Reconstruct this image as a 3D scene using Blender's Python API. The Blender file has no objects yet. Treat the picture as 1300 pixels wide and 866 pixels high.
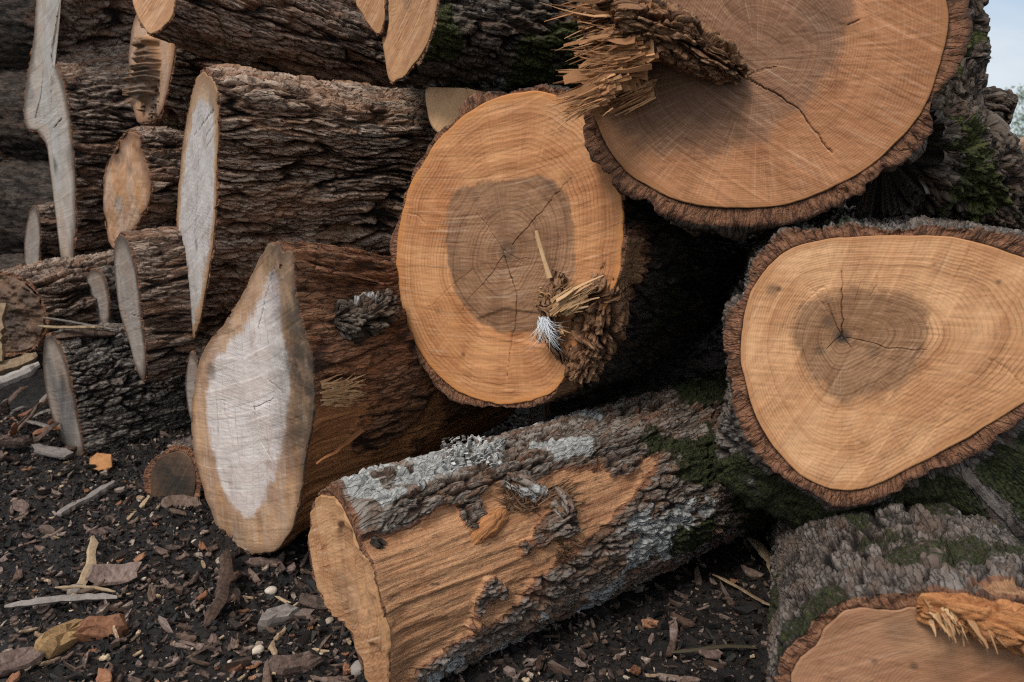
import bpy, bmesh, math, random
import numpy as np
random.seed(7)
RNG = np.random.default_rng(11)
SC = bpy.context.scene
COL = SC.collection

# ------------------------------------------------------------------ camera frame
CAM = np.array([0.0, 0.0, 1.0]); PITCH = math.radians(13.25)
FPX = 1300 * 28 / 36.0
CX = np.array([1.0, 0, 0]); CZ = np.array([0, math.cos(PITCH), -math.sin(PITCH)])
CY = np.array([0, math.sin(PITCH), math.cos(PITCH)])
def ray(px, py): return CX * (px - 650) / FPX + CY * (433 - py) / FPX + CZ
def at(px, py, d): return CAM + ray(px, py) * d

# ------------------------------------------------------------------ numpy noise
def _hash(ix, iy, iz, seed):
    h = (ix.astype(np.uint32) * np.uint32(374761393)) ^ (iy.astype(np.uint32) * np.uint32(668265263)) \
        ^ (iz.astype(np.uint32) * np.uint32(2147483647 - 1274126177 % 97)) ^ np.uint32((seed * 974634777 + 12345) & 0xffffffff)
    h = (h ^ (h >> np.uint32(13))) * np.uint32(1274126177)
    h = (h ^ (h >> np.uint32(16))) * np.uint32(2246822519)
    h = h ^ (h >> np.uint32(15))
    return h.astype(np.float64) / 4294967295.0
def vnoise(x, y, z=0.0, seed=0):
    x, y, z = np.broadcast_arrays(np.asarray(x, float), np.asarray(y, float), np.asarray(z, float))
    fx, fy, fz = np.floor(x), np.floor(y), np.floor(z)
    ix, iy, iz = fx.astype(np.int64), fy.astype(np.int64), fz.astype(np.int64)
    u, v, w = x - fx, y - fy, z - fz
    u = u * u * u * (u * (u * 6 - 15) + 10); v = v * v * v * (v * (v * 6 - 15) + 10); w = w * w * w * (w * (w * 6 - 15) + 10)
    def plane(k):
        a = _hash(ix, iy, iz + k, seed); b = _hash(ix + 1, iy, iz + k, seed)
        c = _hash(ix, iy + 1, iz + k, seed); d = _hash(ix + 1, iy + 1, iz + k, seed)
        return (a + (b - a) * u) * (1 - v) + (c + (d - c) * u) * v
    if np.all(z == 0): return plane(0)
    return plane(0) * (1 - w) + plane(1) * w
def fbm(x, y, z=0.0, seed=0, octv=4, gain=0.5):
    s = 0; a = 1; t = 0
    for o in range(octv):
        s = s + a * vnoise(np.asarray(x) * 2 ** o + 17.3 * o, np.asarray(y) * 2 ** o + 5.1 * o, np.asarray(z) * 2 ** o, seed + o)
        t += a; a *= gain
    return s / t
def sstep(a, b, x):
    t = np.clip((x - a) / (b - a), 0, 1); return t * t * (3 - 2 * t)
def voro(u, v, per, seed):
    fu, fv = np.floor(u), np.floor(v)
    F1 = np.full(u.shape, 9.0); F2 = np.full(u.shape, 9.0)
    r1 = np.zeros(u.shape); r2 = np.zeros(u.shape); ddx = np.zeros(u.shape); ddy = np.zeros(u.shape)
    zero = np.zeros(u.shape, np.int64)
    for i in (-1, 0, 1):
        for j in (-1, 0, 1):
            cu = (fu + i).astype(np.int64); cv = (fv + j).astype(np.int64)
            cm = np.mod(cu, per) if per else cu
            ox = _hash(cm, cv, zero, seed); oy = _hash(cm, cv, zero, seed + 1)
            dx = u - (cu + ox); dy = v - (cv + oy)
            d = np.sqrt(dx * dx + dy * dy)
            near = d < F1
            F2 = np.where(near, F1, np.minimum(F2, d))
            F1 = np.where(near, d, F1)
            ra = _hash(cm, cv, zero, seed + 2); rb = _hash(cm, cv, zero, seed + 3)
            r1 = np.where(near, ra, r1); r2 = np.where(near, rb, r2)
            ddx = np.where(near, dx, ddx); ddy = np.where(near, dy, ddy)
    return F2 - F1, r1, r2, ddx, ddy

# ------------------------------------------------------------------ object helpers
def link(o, parent=None):
    COL.objects.link(o)
    if parent is not None: o.parent = parent
    return o
def tag(o, label=None, cat=None, group=None, kind=None):
    if label: o['label'] = label
    if cat: o['category'] = cat
    if group: o['group'] = group
    if kind: o['kind'] = kind
    return o
def empty(name, loc, label, cat, group=None):
    o = bpy.data.objects.new(name, None); o.empty_display_size = .05
    o.location = [float(c) for c in loc]; link(o)
    return tag(o, label, cat, group)
def mesh_np(name, V, quads, mat, attrs=None, uv=None, tris=None, smooth=True, parent=None, origin=(0, 0, 0), obj=True):
    me = bpy.data.meshes.new(name)
    V = np.asarray(V, np.float64) - np.asarray(origin, float)
    quads = np.zeros((0, 4), np.int32) if quads is None else np.asarray(quads, np.int32)
    tris = np.zeros((0, 3), np.int32) if tris is None else np.asarray(tris, np.int32)
    nl = quads.size + tris.size; nf = len(quads) + len(tris)
    me.vertices.add(len(V)); me.vertices.foreach_set('co', V.astype(np.float32).ravel())
    me.loops.add(nl); li = np.concatenate([quads.ravel(), tris.ravel()]).astype(np.int32)
    me.loops.foreach_set('vertex_index', li)
    me.polygons.add(nf)
    st = np.concatenate([np.arange(len(quads)) * 4, len(quads) * 4 + np.arange(len(tris)) * 3]).astype(np.int32)
    tot = np.concatenate([np.full(len(quads), 4), np.full(len(tris), 3)]).astype(np.int32)
    me.polygons.foreach_set('loop_start', st); me.polygons.foreach_set('loop_total', tot)
    me.polygons.foreach_set('use_smooth', np.full(nf, smooth, bool))
    me.update(calc_edges=True)
    if uv is not None:
        l = me.uv_layers.new(name='UVMap')
        l.data.foreach_set('uv', np.asarray(uv, np.float32)[li].ravel())
    for k, a in (attrs or {}).items():
        at_ = me.attributes.new(k, 'FLOAT', 'POINT')
        at_.data.foreach_set('value', np.asarray(a, np.float32).ravel())
    me.materials.append(mat)
    if not obj: return me
    o = bpy.data.objects.new(name, me)
    if parent is None: o.location = [float(c) for c in origin]
    return link(o, parent)
def grid_quads(nr, nc, off=0, flip=False):
    i = np.arange(nr - 1)[:, None] * nc + np.arange(nc - 1)[None, :]
    q = np.stack([i, i + 1, i + nc + 1, i + nc], -1).reshape(-1, 4) + off
    return q[:, ::-1] if flip else q

# ------------------------------------------------------------------ node helpers
class NT:
    def __init__(s, mat):
        s.t = mat.node_tree; s.n = s.t.nodes; s.l = s.t.links
    def new(s, typ, **kw):
        n = s.n.new(typ)
        for k, v in kw.items(): setattr(n, k, v)
        return n
    def put(s, sock, val):
        if hasattr(val, 'is_output') or isinstance(val, bpy.types.NodeSocket): s.l.new(val, sock)
        else: sock.default_value = val
    def attr(s, name):
        return s.new('ShaderNodeAttribute', attribute_name=name).outputs['Fac']
    def math(s, op, a, b=0.0, clamp=False):
        n = s.new('ShaderNodeMath', operation=op); n.use_clamp = clamp
        s.put(n.inputs[0], a); s.put(n.inputs[1], b); return n.outputs[0]
    def mix(s, f, a, b, mode='MIX'):
        n = s.new('ShaderNodeMix', data_type='RGBA', blend_type=mode)
        s.put(n.inputs[0], f)
        for i, v in ((6, a), (7, b)):
            s.put(n.inputs[i], v if not isinstance(v, tuple) or len(v) == 4 else (*v, 1))
        return n.outputs[2]
    def noise(s, vec, scale=5.0, detail=4.0, rough=.55, dist=0.0):
        n = s.new('ShaderNodeTexNoise'); s.put(n.inputs['Vector'], vec)
        n.inputs['Scale'].default_value = scale; n.inputs['Detail'].default_value = detail
        n.inputs['Roughness'].default_value = rough; n.inputs['Distortion'].default_value = dist
        return n.outputs['Fac']
    def map(s, vec, scale=(1, 1, 1), rot=(0, 0, 0), loc=(0, 0, 0)):
        n = s.new('ShaderNodeMapping'); s.put(n.inputs['Vector'], vec)
        n.inputs['Scale'].default_value = scale; n.inputs['Rotation'].default_value = rot; n.inputs['Location'].default_value = loc
        return n.outputs[0]
    def rng(s, v, a, b, c=0.0, d=1.0, smooth=True):
        n = s.new('ShaderNodeMapRange'); n.interpolation_type = 'SMOOTHSTEP' if smooth else 'LINEAR'
        s.put(n.inputs['Value'], v)
        for i, k in zip((a, b, c, d), ('From Min', 'From Max', 'To Min', 'To Max')): s.put(n.inputs[k], i)
        return n.outputs[0]
    def ramp(s, f, stops):
        n = s.new('ShaderNodeValToRGB'); s.put(n.inputs[0], f); e = n.color_ramp.elements
        while len(e) < len(stops): e.new(.5)
        for k, (p, c) in enumerate(stops): e[k].position = p; e[k].color = (*c, 1)
        return n.outputs[0]
    def bump(s, h, strength=.5, dist=.002, normal=None):
        n = s.new('ShaderNodeBump'); s.put(n.inputs['Height'], h)
        n.inputs['Strength'].default_value = strength; n.inputs['Distance'].default_value = dist
        if normal is not None: s.put(n.inputs['Normal'], normal)
        return n.outputs[0]
def new_mat(name):
    m = bpy.data.materials.new(name); m.use_nodes = True
    N = NT(m); b = N.n['Principled BSDF']; b.inputs['Specular IOR Level'].default_value = .3
    return m, N, b

def wood_mat(name, sap1, sap2, heart1, heart2, edge=None, ring=.16, ringn=42, saw=.25, sawdir=0.3, ray_=.12, grey=None, rot=.8, stainc=(.02, .018, .015)):
    """sawn end grain: rings follow the outline (attribute rad), heart zone, saw marks, rays, stains, checks"""
    m, N, b = new_mat(name)
    uv = N.new('ShaderNodeUVMap').outputs[0]
    rad, heart, crack, stain = N.attr('rad'), N.attr('heart'), N.attr('crack'), N.attr('stain')
    big = N.noise(uv, 5, 4, .6)
    sap = N.mix(N.rng(big, .36, .64), sap1, sap2)
    sap = N.mix(N.rng(N.noise(uv, 12, 6, .7), .52, .75, 0, .5), sap, N.mix(.6, sap2, (.20, .09, .04)))
    sap = N.mix(N.rng(N.noise(N.map(uv, (1, 1, 1), (0, 0, 0), (3, 7, 0)), 3.2, 3, .5), .5, .7, 0, .45), sap, N.mix(.5, sap1, (.75, .5, .28)))
    hz = N.mix(N.rng(N.noise(uv, 9, 5, .65), .32, .68), heart1, heart2)
    hmr = N.math('MULTIPLY', heart, 1.0)
    hm = N.rng(N.math('ADD', heart, N.math('MULTIPLY', N.math('SUBTRACT', N.noise(uv, 16, 6, .7), .5), .9)), .34, .60)
    col = N.mix(hm, sap, hz)
    # broad darker and lighter growth bands
    wob = N.math('MULTIPLY', N.noise(uv, 7, 3), .10)
    rr = N.math('ADD', rad, wob)
    cmb = N.new('ShaderNodeCombineXYZ'); N.put(cmb.inputs[0], rr)
    band = N.noise(cmb.outputs[0], ringn * .28, 3, .7)
    col = N.mix(N.rng(band, .40, .72, 0, min(1, ring * 2.2)), col, (.60, .48, .40), 'MULTIPLY')
    s = N.math('SINE', N.math('MULTIPLY', N.math('ADD', rr, N.math('MULTIPLY', N.noise(uv, 22, 2), .012)), ringn * 6.283))
    ringm = N.math('MULTIPLY', N.rng(s, .3, 1.0), N.rng(N.noise(uv, 11, 2), .35, .65, .15, 1.0))
    col = N.mix(N.math('MULTIPLY', ringm, ring * 1.9), col, (.42, .33, .27), 'MULTIPLY')
    hb_ = N.noise(cmb.outputs[0], ringn * .5, 4, .8)
    col = N.mix(N.math('MULTIPLY', N.rng(hb_, .45, .68, 0, min(.9, ring * 3)), hm), col, (.50, .40, .33), 'MULTIPLY')
    col = N.mix(N.math('MULTIPLY', N.rng(hb_, .45, .3, 0, min(.6, ring * 2)), hm), col, N.mix(.5, sap1, heart2))
    # rays
    nv = N.new('ShaderNodeVectorMath', operation='NORMALIZE'); N.put(nv.inputs[0], uv)
    sx = N.new('ShaderNodeSeparateXYZ'); N.put(sx.inputs[0], nv.outputs[0])
    c3 = N.new('ShaderNodeCombineXYZ'); N.put(c3.inputs[0], sx.outputs[0]); N.put(c3.inputs[1], sx.outputs[1]); N.put(c3.inputs[2], N.math('MULTIPLY', rad, .035))
    rayn = N.noise(c3.outputs[0], 55, 3, .7)
    col = N.mix(N.rng(rayn, .5, .75, 0, ray_ * 2.2), col, N.mix(.6, (.75, .55, .36), sap1))
    col = N.mix(N.rng(rayn, .48, .28, 0, ray_ * 1.6), col, (.15, .08, .045))
    # chain-saw marks: long shallow arcs
    off = N.map(uv, (1, 1, 1), (0, 0, rot), (1.7, sawdir, 0))
    ln = N.new('ShaderNodeVectorMath', operation='LENGTH'); N.put(ln.inputs[0], off)
    su = N.new('ShaderNodeSeparateXYZ'); N.put(su.inputs[0], off)
    c4 = N.new('ShaderNodeCombineXYZ'); N.put(c4.inputs[0], N.math('MULTIPLY', ln.outputs['Value'], 170)); N.put(c4.inputs[1], N.math('MULTIPLY', su.outputs[1], 5.5))
    sawn = N.noise(c4.outputs[0], 1, 3, .65)
    patch = N.rng(N.noise(uv, 6, 3), .38, .62, .25, 1.0)
    col = N.mix(N.math('MULTIPLY', N.rng(sawn, .52, .72), N.math('MULTIPLY', patch, saw)), col, N.mix(.55, col, (.8, .66, .5)))
    col = N.mix(N.math('MULTIPLY', N.rng(sawn, .47, .27), N.math('MULTIPLY', patch, saw * 2.2)), col, (.50, .40, .34), 'MULTIPLY')
    fine = N.noise(N.map(uv, (520, 9, 1), (0, 0, rot + .15)), 1, 2, .6)
    col = N.mix(N.math('MULTIPLY', N.rng(fine, .50, .30), saw * .6), col, (.55, .45, .38), 'MULTIPLY')
    dirt = N.noise(N.map(uv, (1, 1, 1), (0, 0, 0), (9, 4, 0)), 26, 7, .75)
    col = N.mix(N.rng(dirt, .58, .72, 0, .45), col, (.5, .4, .33), 'MULTIPLY')
    c5 = N.new('ShaderNodeCombineXYZ'); N.put(c5.inputs[0], N.math('MULTIPLY', ln.outputs['Value'], 19)); N.put(c5.inputs[1], N.math('MULTIPLY', su.outputs[1], 2.2))
    step = N.noise(c5.outputs[0], 1, 2, .5)
    col = N.mix(N.rng(step, .50, .60, 0, .30), col, (.66, .56, .50), 'MULTIPLY')
    smg = N.noise(N.map(uv, (1, 1, 1), (0, 0, 0), (2, 8, 0)), 9, 6, .72)
    col = N.mix(N.rng(smg, .60, .74, 0, .5), col, (.40, .30, .24), 'MULTIPLY')
    if grey:
        gcol, amt = grey
        gn = N.noise(N.map(uv, (14, 3, 1)), 1, 5, .65)
        col = N.mix(N.rng(gn, .35, .65, 0, amt), col, gcol)
        gv = N.noise(N.map(uv, (90, 7, 1)), 1, 6, .72)
        col = N.mix(N.rng(gv, .47, .30, 0, .5), col, N.mix(.5, sap2, (.05, .03, .02)))
        col = N.mix(N.rng(gv, .55, .72, 0, .45), col, N.mix(.5, gcol, (.75, .70, .66)))
        bl = N.noise(N.map(uv, (1, 1, 1), (0, 0, 0), (5, 1, 0)), 7, 6, .7)
        col = N.mix(N.rng(bl, .54, .70, 0, .55), col, N.mix(.5, sap2, (.10, .065, .045)))
    if edge:
        ecol, w = edge
        em = N.rng(N.math('ADD', rad, N.math('MULTIPLY', N.math('SUBTRACT', N.noise(uv, 14, 4), .5), .12)), 1 - w, 1.0)
        col = N.mix(em, col, ecol)
    # small pores and specks
    sp = N.rng(N.noise(uv, 160, 2, .5), .70, .78)
    col = N.mix(N.math('MULTIPLY', sp, .4), col, (.07, .04, .025))
    st = N.math('MULTIPLY', stain, N.rng(N.noise(uv, 18, 6, .7), .3, .6, .45, 1.0))
    col = N.mix(st, col, stainc)
    col = N.mix(N.rng(crack, .1, .7), col, (.03, .017, .01))
    N.put(b.inputs['Base Color'], col)
    b.inputs['Roughness'].default_value = .72
    h = N.math('ADD', N.math('MULTIPLY', sawn, .9), N.math('MULTIPLY', s, .06))
    h = N.math('ADD', h, N.math('MULTIPLY', N.noise(uv, 240, 2), .25))
    h = N.math('ADD', h, N.math('MULTIPLY', N.rng(step, .48, .56), .9))
    N.put(b.inputs['Normal'], N.bump(h, .55, .0022))
    return m

def bark_mat(name, fiss, mid, top, alt, red=(.19, .065, .025), bare1=(.50, .29, .15), bare2=(.24, .11, .05), mossc=((.011, .014, .005), (.050, .056, .014)), lichc=((.20, .20, .19), (.50, .49, .46)), rough=.85):
    m, N, b = new_mat(name)
    uv = N.new('ShaderNodeUVMap').outputs[0]
    h, rnd, moss, lich, bare, rim = [N.attr(k) for k in ('hgt', 'rnd', 'moss', 'lich', 'bare', 'rim')]
    fn = N.noise(N.map(uv, (150, 26, 1)), 1, 6, .7)       # stringy fibres along the log
    gn = N.noise(uv, 85, 5, .7)
    iso = N.noise(uv, 130, 6, .75)
    fmx = N.new('ShaderNodeMix', data_type='FLOAT'); N.put(fmx.inputs[0], N.rng(rim, .2, .6)); N.put(fmx.inputs[2], fn); N.put(fmx.inputs[3], iso); fn = fmx.outputs[0]
    dn = N.new('ShaderNodeTexNoise'); N.put(dn.inputs['Vector'], uv); dn.inputs['Scale'].default_value = 40; dn.inputs['Detail'].default_value = 4
    dv_ = N.new('ShaderNodeVectorMath', operation='MULTIPLY_ADD'); N.put(dv_.inputs[0], dn.outputs['Color']); dv_.inputs[1].default_value = (.018, .05, 0); N.put(dv_.inputs[2], uv)
    vo = N.new('ShaderNodeTexVoronoi', feature='DISTANCE_TO_EDGE'); N.put(vo.inputs['Vector'], N.map(dv_.outputs[0], (90, 15, 1))); vo.inputs['Scale'].default_value = 1
    vc = N.new('ShaderNodeTexVoronoi', feature='F1'); N.put(vc.inputs['Vector'], N.map(dv_.outputs[0], (90, 15, 1))); vc.inputs['Scale'].default_value = 1
    vcol = N.new('ShaderNodeSeparateColor'); N.put(vcol.inputs[0], vc.outputs['Color'])
    ck = N.math('MULTIPLY', N.rng(vo.outputs['Distance'], .10, .01), N.rng(gn, .35, .6, .3, 1.0))
    hh = N.math('ADD', h, N.math('MULTIPLY', N.math('SUBTRACT', fn, .5), .8))
    hh = N.math('ADD', hh, N.math('MULTIPLY', N.math('SUBTRACT', vcol.outputs[0], .5), .34))
    col = N.ramp(hh, [(.10, fiss), (.42, mid), (.92, top)])
    col = N.mix(N.math('MULTIPLY', ck, .75), col, fiss)
    col = N.mix(N.rng(N.math('ADD', rnd, N.math('MULTIPLY', N.math('SUBTRACT', gn, .5), .8)), .5, .85, 0, .85), col, alt)
    pat = N.noise(uv, 4.5, 5, .65)
    col = N.mix(N.rng(pat, .56, .68, 0, .5), col, red)
    col = N.mix(N.rng(N.noise(uv, 38, 5, .75), .62, .74, 0, .55), col, N.mix(.5, top, (.36, .33, .30)))
    col = N.mix(N.rng(fn, .42, .25, 0, .6), col, fiss)
    # bare wood under the bark
    bw = N.noise(N.map(uv, (230, 9, 1)), 1, 7, .75)
    bb = N.noise(N.map(uv, (16, 4, 1)), 1, 5, .65)
    bc = N.mix(N.rng(bw, .33, .66), bare2, bare1)
    bc = N.mix(N.rng(bb, .5, .72, 0, .65), bc, N.mix(.5, bare2, (.34, .13, .05)))
    bc = N.mix(N.rng(N.noise(N.map(uv, (60, 16, 1)), 1, 6, .75), .58, .66, 0, .8), bc, (.050, .032, .024))
    bc = N.mix(N.rng(bw, .40, .30, 0, .8), bc, (.09, .045, .022))
    bc = N.mix(N.rng(N.noise(N.map(uv, (9, 3.5, 1), (0, 0, 0), (4, 2, 0)), 1, 4, .6), .56, .66, 0, .55), bc, (.30, .115, .055))
    bm = N.rng(N.math('ADD', bare, N.math('MULTIPLY', N.math('SUBTRACT', N.noise(N.map(uv, (30, 9, 1)), 1, 5), .5), .7)), .42, .56)
    rb = N.rng(N.math('ADD', bare, N.math('MULTIPLY', N.math('SUBTRACT', N.noise(N.map(uv, (22, 8, 1)), 1, 5), .5), .8)), .12, .34)
    col = N.mix(N.math('MULTIPLY', rb, .9), col, N.mix(N.rng(fn, .35, .65), N.mix(.5, red, (.05, .02, .01)), N.mix(.5, red, (.42, .19, .09))))
    col = N.mix(bm, col, bc)
    # cut edge of the bark round the end grain
    rc = N.ramp(N.noise(uv, 75, 7, .8), [(.3, (.13, .052, .026)), (.5, (.28, .125, .065)), (.72, (.40, .21, .12))])
    sxy = N.new('ShaderNodeSeparateXYZ'); N.put(sxy.inputs[0], uv)
    rcr = N.noise(N.map(uv, (13, 5, 1)), 1, 4, .65)
    rc = N.mix(N.math('MULTIPLY', N.rng(N.math('ABSOLUTE', N.math('SUBTRACT', rcr, .5)), .020, .004), .7), rc, (.03, .013, .007))
    rc = N.mix(N.rng(N.math('ADD', h, N.math('MULTIPLY', N.math('SUBTRACT', gn, .5), .6)), .60, .95, 0, .7), rc, (.085, .045, .03))
    rc = N.mix(N.rng(h, .22, .04), rc, (.045, .018, .009))
    col = N.mix(N.rng(N.math('ADD', rim, N.math('MULTIPLY', N.math('SUBTRACT', gn, .5), .5)), .4, .6), col, rc)
    lm = N.rng(N.math('ADD', lich, N.math('MULTIPLY', N.math('SUBTRACT', N.noise(N.map(uv, (60, 30, 1)), 1, 6, .7), .5), .9)), .45, .58)
    col = N.mix(lm, col, N.mix(N.rng(gn, .3, .7), lichc[0], lichc[1]))
    mm = N.rng(N.math('ADD', moss, N.math('MULTIPLY', N.math('SUBTRACT', N.noise(uv, 60, 6, .75), .5), 1.2)), .45, .62)
    col = N.mix(mm, col, N.mix(N.rng(N.noise(uv, 190, 3), .35, .65), mossc[0], mossc[1]))
    N.put(b.inputs['Base Color'], col)
    N.put(b.inputs['Roughness'], N.rng(fn, .3, .7, rough - .22, rough + .08))
    nb = N.math('SUBTRACT', 1.0, bm)
    hb = N.math('ADD', N.math('MULTIPLY', fn, .9), N.math('MULTIPLY', gn, .6))
    hb = N.math('ADD', hb, N.math('MULTIPLY', N.math('MULTIPLY', N.math('SUBTRACT', vcol.outputs[0], N.math('MULTIPLY', ck, 1.2)), nb), .55))
    hb = N.math('ADD', hb, N.math('MULTIPLY', N.math('MULTIPLY', bw, bm), .5))
    hb = N.math('ADD', hb, N.math('MULTIPLY', N.math('MULTIPLY', N.noise(uv, 260, 3), mm), .8))
    N.put(b.inputs['Normal'], N.bump(hb, 1.0, .009))
    return m

def splinter_mat(name, c1, c2, c3):
    m, N, b = new_mat(name)
    rnd = N.attr('rnd'); uv = N.new('ShaderNodeUVMap').outputs[0]
    n = N.noise(N.map(uv, (300, 14, 1)), 1, 4, .7)
    col = N.ramp(N.math('ADD', N.math('MULTIPLY', rnd, .65), N.math('MULTIPLY', n, .4)), [(.15, c3), (.5, c2), (.85, c1)])
    N.put(b.inputs['Base Color'], col); b.inputs['Roughness'].default_value = .8
    N.put(b.inputs['Normal'], N.bump(n, .6, .002))
    return m

def chip_mat(name, stops, rough=.75, scale=60):
    m, N, b = new_mat(name)
    oi = N.new('ShaderNodeObjectInfo'); g = N.new('ShaderNodeTexCoord')
    v = N.new('ShaderNodeVectorMath', operation='ADD'); N.put(v.inputs[0], g.outputs['Object']); N.put(v.inputs[1], oi.outputs['Location'])
    n = N.noise(N.map(v.outputs[0], (1.6, 1.0, 1.6)), scale, 7, .78)
    f = N.math('ADD', N.math('MULTIPLY', oi.outputs['Random'], .5), N.math('MULTIPLY', N.math('SUBTRACT', n, .5), 1.5))
    f = N.math('ADD', f, .24)
    col = N.ramp(f, stops)
    N.put(b.inputs['Base Color'], col); b.inputs['Roughness'].default_value = rough
    N.put(b.inputs['Normal'], N.bump(N.noise(N.map(v.outputs[0], (3, .6, 1)), scale * 3, 4, .7), .7, .002))
    return m

# ------------------------------------------------------------------ materials
SHAG = bark_mat('shaggy_brown_bark', (.016, .009, .006), (.165, .088, .052), (.50, .37, .28), (.29, .155, .088), red=(.22, .085, .035))
SHAG2 = bark_mat('shaggy_dull_bark', (.014, .009, .007), (.120, .067, .043), (.38, .28, .215), (.22, .115, .068), red=(.15, .068, .036))
GREYB = bark_mat('scaly_grey_bark', (.012, .009, .007), (.075, .056, .044), (.30, .26, .22), (.17, .13, .105), red=(.09, .05, .03))
CRAGGY = bark_mat('craggy_dark_grey_bark', (.008, .006, .005), (.055, .041, .033), (.20, .168, .145), (.11, .075, .055), red=(.12, .052, .028))
DARK = bark_mat('dark_damp_bark', (.010, .007, .005), (.036, .025, .019), (.085, .064, .05), (.055, .035, .024), red=(.10, .042, .02))
MOSSY = bark_mat('mossy_dark_bark', (.010, .007, .005), (.055, .036, .025), (.17, .135, .105), (.10, .06, .038), red=(.14, .055, .028), mossc=((.020, .024, .006), (.085, .088, .020)))
REDB = bark_mat('peeled_red_bark', (.040, .017, .008), (.15, .062, .028), (.27, .135, .072), (.21, .085, .036), red=(.23, .08, .028), bare1=(.56, .25, .095), bare2=(.26, .092, .032))
FBARK = bark_mat('part_peeled_bark', (.026, .017, .012), (.10, .065, .045), (.26, .22, .185), (.16, .085, .05), red=(.19, .075, .036), bare1=(.60, .325, .165), bare2=(.27, .115, .050))
FLAKY = bark_mat('flaky_grey_bark', (.007, .005, .004), (.050, .035, .028), (.19, .155, .135), (.095, .06, .044), red=(.13, .055, .03))
W_TOP = wood_mat('end_grain_warm_brown', (.47, .212, .095), (.38, .163, .07), (.215, .108, .058), (.30, .15, .082), ring=.22, ringn=60, saw=.34, sawdir=.4, ray_=.20, edge=((.34, .15, .06), .05), rot=2.4)
W_MID = wood_mat('end_grain_orange', (.55, .262, .110), (.42, .175, .066), (.20, .10, .05), (.35, .19, .10), ring=.28, ringn=34, saw=.38, sawdir=.1, ray_=.10, edge=((.46, .19, .06), .07), rot=1.45)
W_RIGHT = wood_mat('end_grain_pale_tan', (.63, .35, .175), (.53, .265, .12), (.23, .115, .054), (.36, .20, .105), ring=.28, ringn=40, saw=.22, sawdir=.2, ray_=.12, edge=((.44, .21, .09), .05), rot=.5)
W_LOW = wood_mat('end_grain_dull_brown', (.27, .125, .062), (.33, .165, .088), (.25, .125, .068), (.20, .098, .054), ring=.14, ringn=50, saw=.15, ray_=.05, rot=1.2)
W_PALE = wood_mat('end_grain_pale', (.78, .50, .27), (.66, .38, .19), (.7, .45, .25), (.6, .36, .19), ring=.1, saw=.3)  # colour brightened to make up for the shade on the wedge
W_OLD = wood_mat('end_grain_old_dark', (.14, .078, .045), (.075, .042, .025), (.09, .05, .03), (.06, .035, .022), ring=.2, saw=.3)
W_EYE = wood_mat('end_grain_grey_heart', (.44, .25, .125), (.30, .155, .075), (.66, .60, .57), (.55, .48, .455), ring=.10, ringn=40, saw=.22, ray_=.10, edge=((.20, .115, .065), .09), grey=((.42, .37, .33), .3), rot=1.4)
W_GREY = wood_mat('end_grain_weathered_grey', (.30, .235, .18), (.36, .30, .25), (.38, .35, .325), (.28, .25, .225), ring=.08, ringn=40, saw=.2, ray_=.06, edge=((.10, .07, .05), .22), grey=((.36, .34, .32), .6), rot=1.5)
W_DULL = wood_mat('end_grain_dull_grey', (.21, .155, .12), (.26, .205, .165), (.27, .23, .20), (.20, .165, .14), ring=.08, ringn=40, saw=.2, ray_=.06, edge=((.07, .048, .034), .25), grey=((.27, .245, .225), .6), rot=1.5)
W_SILV = wood_mat('end_grain_silver_heart', (.45, .28, .155), (.36, .21, .11), (.50, .47, .455), (.40, .36, .34), ring=.08, ringn=30, saw=.25, ray_=.06, edge=((.25, .14, .07), .18), grey=((.46, .43, .41), .3), rot=1.4)
W_FRESH = wood_mat('end_grain_fresh_tan', (.51, .285, .145), (.41, .21, .10), (.40, .23, .125), (.36, .20, .105), ring=.22, ringn=30, saw=.6, ray_=.06, edge=((.36, .19, .085), .08), rot=1.2)
W_ROT = wood_mat('end_grain_rusty', (.42, .21, .085), (.30, .145, .06), (.33, .27, .225), (.24, .15, .095), ring=.08, ringn=30, saw=.3, ray_=.06, edge=((.17, .085, .045), .2), grey=((.38, .33, .29), .45), rot=1.0)
SPL_RED = splinter_mat('torn_brown_fibres', (.62, .34, .165), (.40, .19, .082), (.14, .055, .022))
SPL_TAN = splinter_mat('torn_tan_fibres', (.56, .36, .19), (.36, .195, .09), (.13, .06, .026))
SPL_GREY = splinter_mat('weathered_fibres', (.33, .27, .22), (.22, .165, .125), (.09, .06, .042))
SPL_ROT = splinter_mat('rotten_fibres', (.22, .12, .06), (.11, .058, .03), (.04, .02, .01))

M_BARKCHIP = chip_mat('bark_chip', [(.12, (.026, .016, .011)), (.4, (.085, .05, .034)), (.65, (.15, .10, .075)), (.95, (.25, .20, .18))])
M_GREYCHIP = chip_mat('greyish_bark_chip', [(.2, (.028, .017, .012)), (.5, (.115, .074, .058)), (.95, (.27, .20, .17))])
M_FLAKE = chip_mat('grey_bark_flake', [(.2, (.016, .012, .010)), (.5, (.07, .055, .046)), (.95, (.25, .22, .195))])
M_REDCHIP = chip_mat('reddish_bark_chip', [(.15, (.07, .028, .014)), (.5, (.20, .085, .04)), (.9, (.33, .17, .095))])
M_WOODCHIP = chip_mat('wood_chip', [(.15, (.16, .10, .06)), (.5, (.34, .235, .14)), (.9, (.52, .40, .26))])
M_STONE = chip_mat('cream_stone', [(.15, (.22, .17, .125)), (.5, (.42, .34, .26)), (.9, (.60, .53, .45))], .7, 25)
M_ORANGE = chip_mat('orange_wood', [(.1, (.20, .085, .032)), (.5, (.36, .165, .062)), (.9, (.46, .24, .10))], .8, 30)
M_YELLOW = chip_mat('crumbly_yellow_wood', [(.30, (.04, .025, .012)), (.45, (.15, .085, .038)), (.8, (.31, .19, .085))], .9, 110)
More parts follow.
